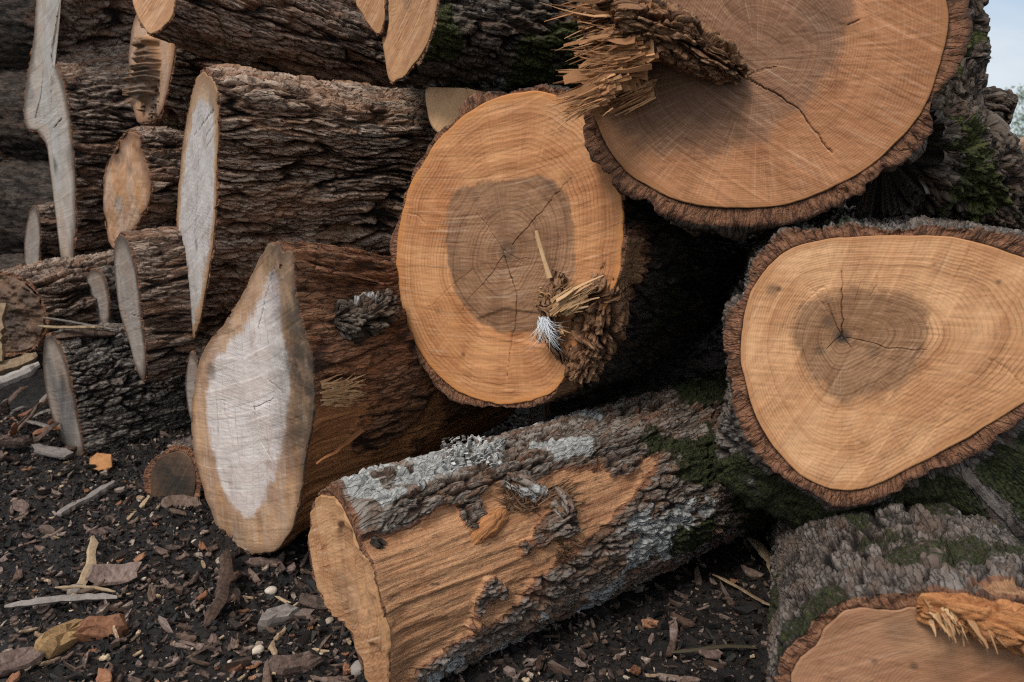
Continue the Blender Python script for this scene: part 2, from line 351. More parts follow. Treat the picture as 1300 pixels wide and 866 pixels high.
M_GREYWOOD = chip_mat('grey_wood', [(.1, (.10, .085, .075)), (.5, (.20, .17, .15)), (.9, (.30, .27, .24))], .8, 50)
M_STICK = chip_mat('stick_wood', [(.1, (.13, .085, .05)), (.5, (.26, .18, .105)), (.9, (.38, .28, .175))], .8, 50)

# ------------------------------------------------------------------ logs
def smooth_poly(P, n=6):
    P = np.asarray(P, float); N = len(P); out = []
    for i in range(N):
        p0, p1, p2, p3 = P[i - 1], P[i], P[(i + 1) % N], P[(i + 2) % N]
        for k in range(n):
            t = k / n
            out.append(.5 * ((2 * p1) + (-p0 + p2) * t + (2 * p0 - 5 * p1 + 4 * p2 - p3) * t * t + (-p0 + 3 * p1 - 3 * p2 + p3) * t ** 3))
    return np.array(out)
def polar(P, th):
    """outermost radius of closed polygon P (about the origin) along angles th"""
    A = P; B = np.roll(P, -1, 0); r = np.zeros(len(th))
    c, s = np.cos(th)[:, None], np.sin(th)[:, None]
    dx, dy = (B - A)[:, 0][None], (B - A)[:, 1][None]
    den = c * dy - s * dx
    den = np.where(np.abs(den) < 1e-12, 1e-12, den)
    t = (A[:, 0][None] * dy - A[:, 1][None] * dx) / den
    u = (A[:, 0][None] * s - A[:, 1][None] * c) / den
    ok = (t > 0) & (u >= -1e-6) & (u <= 1 + 1e-6)
    return np.max(np.where(ok, t, 0), 1)
def inside_dist(P, X, Y):
    """signed distance to polygon, positive inside"""
    A = P; B = np.roll(P, -1, 0); d = np.full(X.shape, 1e9); ins = np.zeros(X.shape, bool)
    for a, b in zip(A, B):
        ab = b - a; L = ab @ ab + 1e-12
        t = np.clip(((X - a[0]) * ab[0] + (Y - a[1]) * ab[1]) / L, 0, 1)
        d = np.minimum(d, np.hypot(X - a[0] - ab[0] * t, Y - a[1] - ab[1] * t))
        c = ((a[1] > Y) != (b[1] > Y)) & (X < (b[0] - a[0]) * (Y - a[1]) / (b[1] - a[1] + 1e-12) + a[0])
        ins ^= c
    return np.where(ins, d, -d)
STY = dict(
    shag=dict(w=.034, l=.24, w2=.012, l2=.075, amp=.040, warp=.03, hf=.35),
    grey=dict(w=.024, l=.07, w2=.010, l2=.03, amp=.020, warp=.02),
    dark=dict(w=.030, l=.10, w2=.012, l2=.04, amp=.024, warp=.025),
    thin=dict(w=.05, l=.24, w2=.018, l2=.09, amp=.013, warp=.03, hf=.4),
    chunk=dict(w=.055, l=.075, w2=.024, l2=.035, amp=.022, warp=.025, hf=.4),
    flaky=dict(w=.060, l=.10, w2=.026, l2=.045, amp=.040, warp=.03))
def bark_field(p, t, P, st, seed):
    w1 = fbm(p * 9, t * 5, seed=seed + 50, octv=3) - .5; w2 = fbm(p * 9, t * 5, seed=seed + 60, octv=3) - .5
    hf = fbm(p * 70, t * 45, seed=seed + 65, octv=3) - .5; hf2 = fbm(p * 70, t * 45, seed=seed + 66, octv=3) - .5
    kf = st.get('hf', .8); pu = p + w1 * st['warp'] * 1.6 + hf * .012 * kf; tv = t + w2 * st['warp'] * 2.5 + hf2 * .035 * kf
    n1 = max(3, round(P / st['w'])); n2 = max(3, round(P / st['w2']))
    e, r, r2, dx, dy = voro(pu / P * n1, tv / st['l'], n1, seed)
    deep = fbm(p * 14, t * 9, seed=seed + 90, octv=2)
    fiss = 1 - (1 - sstep(.0, .26, e)) * sstep(.30, .62, deep)
    plate = .5 + .42 * r + (r2 - .5) * .9 * dx + (r - .5) * .9 * dy
    e2, q, q2, dx2, dy2 = voro(pu / P * n2 + w1 * .8, tv / st['l2'], n2, seed + 9)
    f2 = sstep(.0, .22, e2)
    plate2 = .35 + .65 * q + (q2 - .5) * .9 * dx2 + (q - .5) * .9 * dy2
    st_n = fbm(p * 120, t * 22, seed=seed + 70, octv=3)
    big = fbm(p * 4, t * 3, seed=seed + 80, octv=2)
    ridge = np.abs(fbm(pu * 55, tv * 9, seed=seed + 95, octv=4) - .5) * 2
    h = fiss * (plate * .50 + .36 * f2 * plate2 + .30 * (1 - ridge) ** 2 - .06) + .12 * (st_n - .5) + .25 * (big - .5)
    return h, np.clip(r * .5 + q * .5, 0, 1)
LOGS = {}
def make_log(name, label, px, d, yaw, tilt=0, wood=None, outer=None, bt=.012, pith=None, heart=None, hk=.5, hsoft=.05,
             fmat=None, bmat=None, sty='dark', L=1.2, fine=.0032, Lf=None, taper=.03, round_=.35, masks=None, cracks=(),
             stains=(), face_fn=None, seed=1, amp=None, group='logs stacked in the pile', cat='log', face_res=.0032, flare=None, rimrag=.008, swell=0.0, rimrows=6, jag=.030):
    yw, tl = math.radians(yaw), math.radians(tilt)
    a = np.array([math.sin(yw) * math.cos(tl), math.cos(yw) * math.cos(tl), math.sin(tl)])
    e1 = np.array([math.cos(yw), -math.sin(yw), 0]); e2 = np.cross(e1, a)
    C = at(px[0], px[1], d)
    def loc(pts):
        out = []
        for q in pts:
            r = ray(*q); k = ((C - CAM) @ a) / (r @ a); X = CAM + r * k - C
            out.append((X @ e1, X @ e2))
        return np.array(out)
    Wd = smooth_poly(loc(wood), 16)
    Wd = Wd * (1 + jag * 2.2 * (fbm(Wd[:, 0] * 22, Wd[:, 1] * 22, seed=seed + 41, octv=4) - .5))[:, None]
    st = dict(STY[sty]);
    if amp: st['amp'] = amp
    v = CAM - (C + a * .35); phc = math.atan2(v @ e2, v @ e1)
    # angle samples, dense on the side that faces the viewer
    g = np.linspace(-math.pi, math.pi, 4001); rmean = polar(Wd, np.linspace(-math.pi, math.pi, 180, endpoint=False)).mean()
    rg = polar(Wd, g + phc)
    if outer is not None: Od = smooth_poly(loc(outer)); rg = np.maximum(polar(Od, g + phc), rg)
    arc = np.hypot(np.gradient(rg), rg * np.gradient(g))
    dens = np.where(np.abs(g) < 1.9, 1.0, .3)
    cum = np.concatenate([[0], np.cumsum(arc[1:] * dens[1:])]); n = max(60, int(cum[-1] / fine))
    fi = np.interp(np.linspace(0, cum[-1], n), cum, np.arange(len(g)))
    parc = np.concatenate([[0], np.cumsum(arc[1:])]); P = parc[-1]
    p = np.interp(fi, np.arange(len(g)), parc)
    gw = polar(Wd, g + phc); lerp = lambda A: np.interp(fi, np.arange(len(g)), A)
    wx, wy = lerp(gw * np.cos(g + phc)), lerp(gw * np.sin(g + phc)); ox, oy = lerp(rg * np.cos(g + phc)), lerp(rg * np.sin(g + phc))
    th = np.unwrap(np.arctan2(oy, ox)); th = th + round((phc - th.mean()) / (2 * math.pi)) * 2 * math.pi
    rw = np.hypot(wx, wy)
    ro = np.maximum(np.hypot(ox, oy), rw + .003) if outer is not None else rw + bt * (.75 + .5 * fbm(np.cos(th) * 3, np.sin(th) * 3, seed=seed))
    Lf = min(Lf or L, L)
    ts = np.concatenate([np.arange(0, Lf, fine * 1.25), np.linspace(Lf, L, max(2, int((L - Lf) / .02)))])
    T, TH = np.meshgrid(ts, th, indexing='ij'); PP = np.broadcast_to(p, T.shape)
    rm = ro.mean()
    ro = ro + (ro - rw) * 2.6 * (fbm(np.cos(th) * rm * 9, np.sin(th) * rm * 9, seed=seed + 31, octv=4) - .5)
    ro = np.maximum(rw + (ro - rw) * .66, rw + .003)
    k = sstep(0, .5, T) * round_
    R = (ro[None] * (1 - k) + rm * k) * (1 - taper * T) + swell * sstep(0, .4, T)
    if flare: R = R + flare(T, TH)
    h, rn = bark_field(PP, T, P, st, seed * 13)
    m = dict(moss=np.zeros(T.shape), lich=np.zeros(T.shape), bare=np.zeros(T.shape))
    if masks: m.update(masks(T, TH, PP))
    ampf = st['amp'] * (1 - .85 * np.clip(m['bare'], 0, 1)) * (.35 + .65 * sstep(0, .05, T))
    gr = fbm(PP * 90, T * 5, seed=seed + 3, octv=3) - .5
    DSP = (h - .55) * ampf - np.clip(m['bare'], 0, 1) * (.014 - gr * .010) * (.4 + .6 * sstep(0, .05, T)) + m['moss'] * .004
    bx, by = R * np.cos(TH), R * np.sin(TH); tx_, ty_ = np.gradient(bx, axis=1), np.gradient(by, axis=1)
    for _ in range(4):
        tx_[:, 1:-1] = (tx_[:, :-2] + 2 * tx_[:, 1:-1] + tx_[:, 2:]) / 4; ty_[:, 1:-1] = (ty_[:, :-2] + 2 * ty_[:, 1:-1] + ty_[:, 2:]) / 4
    tl_ = np.hypot(tx_, ty_) + 1e-9; bx = bx + ty_ / tl_ * DSP; by = by - tx_ / tl_ * DSP
    tt = T + (rimrag * (fbm(np.cos(th) * rm * 22, np.sin(th) * rm * 22, seed=seed + 5, octv=3) - .35))[None] * (1 - sstep(0, .06, T))
    tt = np.maximum(tt, .002 + 0 * tt)
    # the cut edge of the bark
    nr = rimrows; f = np.linspace(0, 1, nr + 1)[:-1]
    R0 = np.maximum(np.hypot(bx[0], by[0]), rw + .002); Rr = rw[None] + (R0 - rw)[None] * f[:, None]
    Rx = wx[None] + (bx[0] - wx)[None] * f[:, None]; Ry = wy[None] + (by[0] - wy)[None] * f[:, None]
    rimn = fbm(np.cos(th)[None] * Rr * 75, np.sin(th)[None] * Rr * 75, seed=seed + 6, octv=4)
    tr = tt[0][None] * f[:, None] + .020 * (rimn - .5) * np.sin(f * math.pi)[:, None] + .003 * (1 - f)[:, None]
    back = np.maximum(0, Rr - rw[None] - .035) * 1.6; tr = tr + back
    tt = tt + (np.maximum(0, R[0] - rw - .035) * 1.6)[None]
    Ra = np.concatenate([Rr, R]); Ta = np.concatenate([tr, tt])
    THa = np.broadcast_to(th, Ra.shape)
    U, Vv = np.concatenate([Rx, bx]), np.concatenate([Ry, by])
    V = C + U[..., None] * e1 + Vv[..., None] * e2 + Ta[..., None] * a
    z0 = np.zeros_like(Rr)
    cat_ = lambda A, B: np.concatenate([A, B]).ravel()
    attrs = dict(hgt=cat_(z0 + f[:, None], np.clip((h - np.percentile(h, 6)) / (np.percentile(h, 95) - np.percentile(h, 6)), 0, 1)), rnd=cat_(z0 + .5, rn), moss=cat_(z0, m['moss']), lich=cat_(z0, m['lich']), bare=cat_(z0, m['bare']),
                 rim=cat_(1 - sstep(.03, .045, Rr - rw[None]), (1 - sstep(.0, .012, T)) * .75 * (1 - sstep(.03, .05, R[0] - rw))[None]))
    uvT = np.concatenate([-(R[0] - rw)[None] * (1 - f[:, None]), T]); uvP = np.broadcast_to(p, uvT.shape)
    nrow, nc = Ra.shape
    quads = grid_quads(nrow, nc, 0, True)
    # plain far end
    V = V.reshape(-1, 3); last = V[(nrow - 1) * nc:]; V = np.concatenate([V, [last.mean(0)]])
    tri = np.stack([np.arange(1, nc) + (nrow - 1) * nc, np.arange(nc - 1) + (nrow - 1) * nc, np.full(nc - 1, len(V) - 1)], -1)
    for q in attrs: attrs[q] = np.concatenate([attrs[q], [0.5 if q in ('hgt', 'rnd') else 0]])
    uvs = np.concatenate([np.stack([uvP.ravel(), uvT.ravel()], -1), [[0, L]]])
    base = C.copy(); base[2] = max(0.0, V[:, 2].min())
    E = empty(name, base, label, cat, group)
    mesh_np('bark', V, quads, bmat, attrs, uvs, tri, True, E, base)
    # end grain
    nf = max(90, int(2 * math.pi * rmean / face_res)); ths = np.linspace(-math.pi, math.pi, nf + 1)
    rf = polar(Wd, ths) + .0015
    pl = loc([pith])[0] if pith is not None else np.zeros(2)
    nr = max(24, int(rmean / face_res)); rho = np.linspace(0, 1, nr + 1)
    BX, BY = rf * np.cos(ths), rf * np.sin(ths)
    X = pl[0] + rho[:, None] * (BX - pl[0])[None]; Y = pl[1] + rho[:, None] * (BY - pl[1])[None]
    RH = np.broadcast_to(rho[:, None], X.shape)
    if heart is not None:
        Hp = smooth_poly(loc(heart)); hm = np.clip(.5 + inside_dist(Hp, X, Y) / hsoft, 0, 1)
    else: hm = np.clip(.5 + (hk - RH) * 6 + (fbm(X * 12, Y * 12, seed=seed, octv=3) - .5) * 1.2, 0, 1)
    crk = np.zeros(X.shape); dep = np.zeros(X.shape)
    for wmm, pts in cracks:
        Q = loc(pts); Q = np.array(Q)
        tot = np.concatenate([[0], np.cumsum(np.hypot(*np.diff(Q, axis=0).T))])
        Xw = X + .009 * (fbm(X * 45, Y * 45, seed=seed + 21, octv=3) - .5); Yw = Y + .009 * (fbm(X * 45, Y * 45, seed=seed + 22, octv=3) - .5)
        for i in range(len(Q) - 1):
            ab = Q[i + 1] - Q[i]; LL = ab @ ab + 1e-12
            t = np.clip(((Xw - Q[i][0]) * ab[0] + (Yw - Q[i][1]) * ab[1]) / LL, 0, 1)
            dd = np.hypot(Xw - Q[i][0] - ab[0] * t, Yw - Q[i][1] - ab[1] * t)
            pos = (tot[i] + t * (tot[i + 1] - tot[i])) / tot[-1]
            ww = wmm * .001 * (1 - .7 * pos) * np.where(pos > .97, .5, 1)
            c = 1 - sstep(.3, 1.1, dd / np.maximum(ww, .0011))
            crk = np.maximum(crk, c * min(1, wmm / 3.0))
            dep = np.maximum(dep, c * min(wmm * .0035, .014))
    stn = np.zeros(X.shape)
    for (sx, sy, sr, sa) in stains:
        q = loc([(sx, sy), (sx, sy + sr)]); rr_ = np.hypot(*(q[1] - q[0]))
        stn = np.maximum(stn, sa * (1 - sstep(.3, 1.2, np.hypot(X - q[0][0], Y - q[0][1]) / rr_)))
    off = .004 * (fbm(X * 9, Y * 9, seed=seed + 8, octv=3) - .5) - dep + .0012 * (fbm(X * 30, Y * 220, seed=seed + 4, octv=2) - .5)
    off = off * np.clip((1 - RH) * 12, 0, 1)
    fx = dict(X=X, Y=Y, RH=RH, loc=loc, heart=hm, stain=stn, crack=crk)
    if face_fn: off = off + face_fn(fx)
    FV = C + X[..., None] * e1 + Y[..., None] * e2 - off[..., None] * a
    # a short skirt turns the face edge over into the bark
    sk = FV[-1] + a * .006
    FV = np.concatenate([FV.reshape(-1, 3), sk])
    nrow = nr + 2
    ext = lambda A: np.concatenate([A.ravel(), A[-1].ravel()])
    q = grid_quads(nrow, nf + 1, 0, True)
    mesh_np('end_face', FV, q, fmat, dict(rad=ext(RH), heart=ext(fx['heart']), crack=ext(fx['crack']), stain=ext(fx['stain'])),
            np.stack([ext(X - pl[0]), ext(Y - pl[1])], -1), None, True, E, base)
    LOGS[label] = dict(E=E, C=C, a=a, e1=e1, e2=e2, base=base, phc=phc, loc=loc)
    return LOGS[label]

# mask helpers -------------------------------------------------------------
def angd(TH, c): return np.abs((TH - c + math.pi) % (2 * math.pi) - math.pi)
def upward(TH): return np.sin(TH)
def nz(T, P, s, seed): return fbm(P * s, T * s, seed=seed, octv=4)
def m_moss(amount, seed, sc=5):
    def f(T, TH, P):
        return dict(moss=np.clip(sstep(.62 - amount * .4, .80 - amount * .35, nz(T, P, sc, seed)), 0, 1))
    return f

# ------------------------------------------------------------------ the log pile
make_log('felled_log', 'largest log, top right, warm brown face with a torn splintered slab on it', (970, 60), 1.42, 15, 0,
    wood=[(960, -190), (1080, -165), (1165, -90), (1200, 0), (1197, 60), (1180, 120), (1150, 165), (1110, 205), (1060, 235), (1000, 258), (940, 263), (880, 258), (830, 240), (790, 210), (762, 165), (752, 120), (765, 40), (790, -60), (850, -150)],
    outer=[(960, -215), (1090, -190), (1190, -105), (1228, 0), (1225, 70), (1210, 130), (1180, 195), (1130, 255), (1060, 295), (980, 318), (920, 318), (860, 303), (800, 272), (760, 250), (740, 215), (735, 175), (742, 120), (755, 40), (770, -70), (840, -175)],
    jag=.008, pith=(962, 78), heart=[(800, 20), (850, -60), (950, -90), (1040, -50), (1075, 10), (1070, 60), (1040, 105), (1000, 145), (965, 175), (920, 192), (860, 190), (810, 175), (780, 150), (772, 100)],
    hsoft=.13, fmat=W_TOP, bmat=MOSSY, sty='flaky', amp=.024, L=.62, taper=.10, seed=3, face_res=.0028,
    masks=lambda T, TH, P: dict(moss=sstep(.50, .66, nz(T, P, 6, 31)) * sstep(.02, .06, T) * sstep(-2.3, -.9, np.where(TH > math.pi, TH - 2 * math.pi, TH)), lich=sstep(.72, .8, nz(T, P, 7, 33)) * .8),
    cracks=[(1.8, [(938, 98), (965, 108), (990, 122), (1012, 138), (1030, 158), (1045, 180), (1055, 195)]), (1.0, [(940, 100), (960, 92), (985, 84)]), (1.3, [(1075, 32), (1090, 28)])],
    stains=[(920, 92, 40, .55), (1045, 20, 40, .25), (870, 130, 60, .25)])
make_log('felled_log', 'pale tan oval log on the right with a dark star-cracked heart', (1110, 440), 1.45, 18, -3,
    wood=[(1095, 301), (1150, 300), (1210, 303), (1270, 318), (1330, 345), (1365, 400), (1360, 450), (1320, 495), (1265, 532), (1220, 560), (1150, 595), (1110, 615), (1065, 622), (1020, 605), (985, 570), (960, 525), (945, 475), (942, 430), (950, 385), (968, 350), (1000, 320), (1045, 306)],
    outer=[(1095, 283), (1160, 281), (1230, 283), (1290, 296), (1360, 325), (1398, 400), (1388, 460), (1343, 515), (1282, 562), (1228, 592), (1155, 628), (1105, 645), (1060, 648), (1008, 631), (957, 592), (928, 532), (914, 470), (912, 420), (923, 375), (948, 333), (990, 300), (1040, 286)],
    jag=.010, pith=(1069, 427), heart=[(1015, 400), (1040, 380), (1090, 368), (1140, 370), (1172, 388), (1180, 420), (1170, 455), (1140, 490), (1090, 507), (1050, 500), (1020, 460), (1005, 430)],
    hsoft=.11, fmat=W_RIGHT, bmat=CRAGGY, sty='grey', amp=.026, L=.75, taper=.02, seed=5, face_res=.0026,
    flare=lambda T, TH: (.13 + .12 * sstep(.0, .7, np.cos(TH))) * sstep(.0, .16, T) * sstep(-.15, -.8, np.sin(TH)) * sstep(-.95, -.55, np.cos(TH)),
    masks=lambda T, TH, P: dict(moss=sstep(.44, .62, nz(T, P, 6, 41)) * .8 * sstep(.01, .04, T), lich=sstep(.56, .7, nz(T, P, 9, 43)) * .45 * sstep(.01, .04, T)),
    cracks=[(1.22, [(1069, 427), (1070, 400), (1069, 375), (1067, 345)]), (0.86, [(1069, 427), (1060, 405), (1050, 385)]), (0.79, [(1069, 427), (1100, 434), (1130, 442), (1178, 446)]), (0.72, [(1069, 427), (1050, 445)]), (0.65, [(1069, 427), (1082, 444)]),
            (0.58, [(1046, 362), (1022, 385), (1008, 405)]), (0.50, [(1045, 388), (1030, 365)]), (0.50, [(1084, 385), (1093, 358)]), (0.50, [(1105, 375), (1115, 350)]), (0.58, [(1030, 372), (1046, 362), (1050, 370)]), (0.86, [(1255, 455), (1275, 465), (1290, 482), (1305, 495)]),
            (0.58, [(1188, 545), (1215, 530), (1245, 515)]), (0.50, [(1190, 520), (1230, 500)]), (0.58, [(1080, 555), (1100, 568)])],
    stains=[(1069, 427, 12, .95), (1052, 408, 10, .5), (980, 368, 10, .55), (988, 367, 5, .7), (1110, 445, 12, .3), (1186, 336, 3, .6), (1267, 358, 4, .7), (1040, 445, 8, .5)])
make_log('felled_log', 'partly seen log at the bottom right, dull brown face and flaky grey bark', (1240, 960), 1.16, 15, -6,
    wood=[(1030, 825), (1075, 780), (1150, 775), (1230, 785), (1320, 790), (1420, 830), (1480, 930), (1450, 1060), (1350, 1130), (1200, 1150), (1080, 1110), (1020, 1020), (1003, 930), (1008, 866)],
    outer=[(985, 850), (1012, 795), (1060, 762), (1150, 752), (1250, 748), (1350, 760), (1460, 790), (1530, 920), (1490, 1080), (1370, 1170), (1190, 1190), (1050, 1140), (985, 1030), (968, 930)],
    pith=(1235, 930), hk=.35, fmat=W_LOW, bmat=CRAGGY, sty='chunk', amp=.022, L=.95, taper=.22, seed=7, rimrag=.03, face_res=.003, fine=.0028,
    masks=lambda T, TH, P: dict(lich=sstep(.50, .66, nz(T, P, 8, 53)) * .22, moss=sstep(.50, .66, nz(T, P, 6, 51)) * .6, bare=(1 - sstep(.035, .085, T + .05 * (nz(T, P, 14, 55) - .5))) * sstep(.1, .5, np.sin(TH)) * sstep(.15, -.1, np.cos(TH) * -1)),
    stains=[(1140, 800, 22, .35), (1160, 845, 6, .7), (1110, 840, 5, .5), (1200, 850, 25, .25)])
make_log('felled_log', 'orange-faced log in the middle of the pile with torn wood at its edge', (645, 315), 1.80, 38, -4,
    wood=[(700, 120), (745, 150), (780, 200), (790, 270), (788, 320), (785, 350), (765, 395), (735, 440), (708, 490), (680, 505), (640, 512), (600, 505), (560, 480), (530, 440), (510, 395), (503, 340), (508, 290), (520, 240), (545, 195), (580, 155), (620, 130), (660, 119)],
    outer=[(700, 108), (760, 138), (797, 195), (800, 270), (798, 320), (792, 370), (765, 425), (735, 475), (705, 507), (650, 524), (595, 518), (545, 492), (516, 447), (498, 397), (489, 340), (495, 285), (510, 230), (536, 185), (568, 145), (613, 118), (660, 108)],
    jag=.012, pith=(645, 320), heart=[(570, 265), (585, 240), (640, 230), (690, 225), (720, 250), (728, 300), (725, 350), (700, 385), (690, 412), (650, 422), (612, 412), (580, 370), (568, 320)],
    fmat=W_MID, bmat=DARK, sty='dark', L=1.25, Lf=.7, taper=.05, seed=9, face_res=.0028, rimrag=.012,
    masks=lambda T, TH, P: dict(moss=sstep(.52, .7, nz(T, P, 5, 61)) * .85 * sstep(.15, .3, T), bare=(1 - sstep(.05, .13, T)) * (1 - sstep(.45, .9, angd(TH, -.55)))),
    cracks=[(2.2, [(641, 325), (648, 350), (655, 375), (655, 395), (650, 425), (646, 455), (643, 478)]), (1.4, [(641, 325), (632, 305), (618, 285), (605, 270)]), (0.7, [(641, 322), (625, 345), (600, 375), (585, 395)]),
            (1.1, [(650, 310), (668, 290), (690, 265), (712, 240), (725, 225)]), (0.9, [(518, 270), (530, 275), (541, 283)]), (0.7, [(640, 318), (660, 330), (672, 328)]), (0.7, [(600, 340), (545, 390)])],
    stains=[(645, 320, 18, .5), (700, 235, 10, .3), (588, 450, 4, .6), (556, 395, 6, .2), (720, 228, 14, .3)],
    face_fn=lambda f: -.004 * sstep(-.004, .004, inside_dist(f['loc']([(605, 405), (640, 392), (700, 400), (730, 375), (745, 425), (690, 440), (610, 422)]), f['X'], f['Y'])))
def f_masks(T, TH, P):
    # angles measured from the log's own right-hand side, distances along the log from its sawn end
    th = np.where(TH > math.pi, TH - 2 * math.pi, TH); w = (nz(T, P, 9, 71) - .5)
    up = np.interp(T, [0, .05, .2, .32, .42, .55, .7], [.92, 1.0, 1.17, 1.08, .96, .95, .80]) + .25 * w
    lo = -.80 + 2.05 * T + .35 * w
    bare = sstep(-.04, .10, up - th) * sstep(-.06, .14, th - lo) * (1 - sstep(.62, .80, T + .4 * w)) * (1 - .9 * sstep(.61, .67, nz(T, P, 13, 78)) * sstep(.08, .2, T))
    up2 = np.interp(T, [0, .02, .1, .17, .26, .35], [1.35, 1.05, 1.18, 1.22, 1.28, 1.40]) + .15 * w
    lich = sstep(.02, .10, th - up2) * (1 - sstep(.33, .40, T + .25 * w)) * sstep(.01, .03, T + .05 * w) * sstep(.30, .45, nz(T, P, 22, 76))
    lich = np.maximum(lich, .62 * sstep(.46, .6, nz(T, P, 10, 72)) * sstep(.05, .2, lo - th) * (1 - sstep(.75, .95, T)))
    lich = np.maximum(lich, .85 * sstep(.50, .58, nz(T, P, 9, 73)) * sstep(.0, .1, th - up) * sstep(.38, .44, T) * (1 - sstep(.6, .72, T)))
    moss = sstep(.42, .6, nz(T, P, 6, 74)) * sstep(.58, .75, T) * .9
    return dict(bare=bare, lich=lich * (1 - bare), moss=moss * (1 - bare))
def f_scallop(f):
    X, Y = f['X'], f['Y']; o = 0 * X
    for (x, y, w) in ((452, 720, .05), (470, 770, .045), (478, 835, .04), (440, 690, .06)):
        q = f['loc']([(x, y)])[0]
        dd = np.hypot((X - q[0]) * 1.1 + .02 * (fbm(X * 20, Y * 20, seed=77) - .5), (Y - q[1]) * np.where(Y > q[1], 1.4, .40))
        o = np.maximum(o, .016 * sstep(w, w * .75, dd) * (1 - .5 * dd / w)); f['stain'] = np.maximum(f['stain'], .30 * np.exp(-((dd - w * .9) / .004) ** 2) + .16 * np.exp(-((dd - w * .6) / .004) ** 2))
    return -o + .003 * np.sin(X * 160 + 2 * np.sin(Y * 14))
make_log('felled_log', 'low log lying in front, half peeled to fresh tan wood', (440, 750), 1.55, 56, 3,
    wood=[(408, 630), (425, 633), (440, 660), (455, 695), (468, 715), (480, 760), (490, 810), (491, 870), (482, 890), (468, 866), (455, 828), (440, 793), (420, 777), (402, 740), (394, 700), (394, 665), (399, 640)],
    outer=[(404, 615), (428, 612), (450, 645), (462, 690), (473, 715), (484, 760), (493, 810), (494, 873), (483, 900), (465, 868), (452, 832), (438, 798), (418, 780), (399, 742), (391, 700), (391, 660), (395, 632)],
    pith=(437, 760), hk=.3, fmat=W_FRESH, bmat=FBARK, sty='grey', amp=.024, L=1.28, taper=.0, round_=.75, seed=11, face_res=.0024, fine=.0028, rimrag=.006,
    masks=f_masks, face_fn=f_scallop)

make_log('felled_log', 'pear-shaped log end with a grey-white heart, resting on the soil', (320, 520), 1.97, 40, 0,
    wood=[(334, 322), (341, 313), (347, 316), (353, 308), (360, 318), (366, 315), (372, 326), (375, 370), (384, 420), (397, 470), (398, 520), (388, 580), (378, 640), (360, 690), (335, 700), (305, 706), (285, 695), (268, 650), (253, 600), (244, 550), (245, 500), (257, 450), (286, 410), (310, 370), (326, 335)],
    bt=.006, jag=.026, pith=(322, 520), heart=[(348, 345), (356, 400), (364, 440), (368, 490), (362, 540), (350, 590), (335, 630), (318, 655), (300, 645), (280, 610), (268, 560), (263, 510), (270, 470), (290, 440), (315, 410), (335, 370)],
    hsoft=.09, fmat=W_EYE, bmat=REDB, sty='thin', L=.85, taper=.22, round_=.45, seed=13, face_res=.0028, rimrag=.006,
    masks=lambda T, TH, P: dict(bare=.95 * sstep(.30, .44, nz(T, P, 4, 81)) * sstep(.45, .0, np.sin(TH)), moss=.6 * sstep(.6, .7, nz(T, P, 7, 82)) * sstep(.25, .4, T)),
    cracks=[(1.6, [(321, 518), (327, 524), (331, 535)]), (1.0, [(321, 518), (335, 512), (348, 505)]), (1.4, [(352, 330), (346, 350), (335, 385), (328, 420)]), (.8, [(340, 480), (360, 500)]), (.8, [(322, 520), (330, 560), (345, 585)])],
    stains=[(398, 470, 95, .9), (390, 410, 85, .85), (398, 550, 85, .8), (380, 360, 60, .6), (268, 470, 12, .6), (352, 335, 50, .6), (300, 690, 40, .5), (290, 660, 14, .35), (345, 330, 20, .3), (330, 660, 10, .3), (390, 600, 35, .45)])
make_log('felled_log', 'shaggy-barked log with a narrow silver-grey end above the pear-shaped log end', (252, 265), 2.25, 58, 0,
    wood=[(258, 93), (272, 105), (277, 150), (275, 220), (272, 290), (262, 360), (250, 420), (238, 445), (229, 420), (226, 370), (224, 310), (226, 250), (232, 190), (240, 140), (248, 105)],
    bt=.014, pith=(250, 270), hk=.82, fmat=W_SILV, bmat=SHAG, sty='shag', amp=.034, L=.95, taper=.06, round_=.4, seed=15,
    cracks=[(2, [(272, 140), (258, 158), (246, 172)]), (1.6, [(274, 155), (262, 172)]), (1.6, [(272, 172), (262, 188)]), (1.4, [(252, 190), (250, 260), (246, 300)]), (1.5, [(250, 305), (249, 318)])], stains=[(249, 310, 10, .5), (268, 130, 18, .35)])
make_log('felled_log', 'dark-barked log along the top edge with a small pale cut end at its left', (195, -35), 2.10, 44, -11,
    wood=[(222, 0), (215, 25), (195, 42), (180, 30), (168, 0), (166, -35), (172, -75), (190, -115), (210, -105), (224, -50)],
    bt=.016, fmat=W_FRESH, bmat=SHAG2, sty='shag', amp=.028, L=1.1, taper=.0, seed=17, hk=.0)
make_log('felled_log', 'mossy black-barked log at the top centre with a streaky pale tan end', (518, -10), 1.95, 62, -5,
    wood=[(487, -20), (485, 40), (490, 85), (495, 103), (510, 98), (530, 75), (545, 45), (553, 0), (552, -60), (535, -110), (510, -120), (492, -80)],
    bt=.012, fmat=W_FRESH, bmat=MOSSY, sty='dark', amp=.028, L=.95, taper=.0, seed=19, hk=.2,
    masks=lambda T, TH, P: dict(moss=sstep(.50, .62, nz(T, P, 7, 91)) * .9, lich=.6 * sstep(.62, .7, nz(T, P, 9, 92))))
make_log('felled_log', 'tan half-hidden log end tucked behind the streaky one at the top', (468, -25), 2.16, 60, -6,
    wood=[(452, 0), (459, 15), (475, 40), (485, 36), (487, 0), (484, -60), (467, -90), (452, -50)], bt=.008, fmat=W_FRESH, bmat=DARK, sty='dark', L=.8, seed=21, hk=.1)
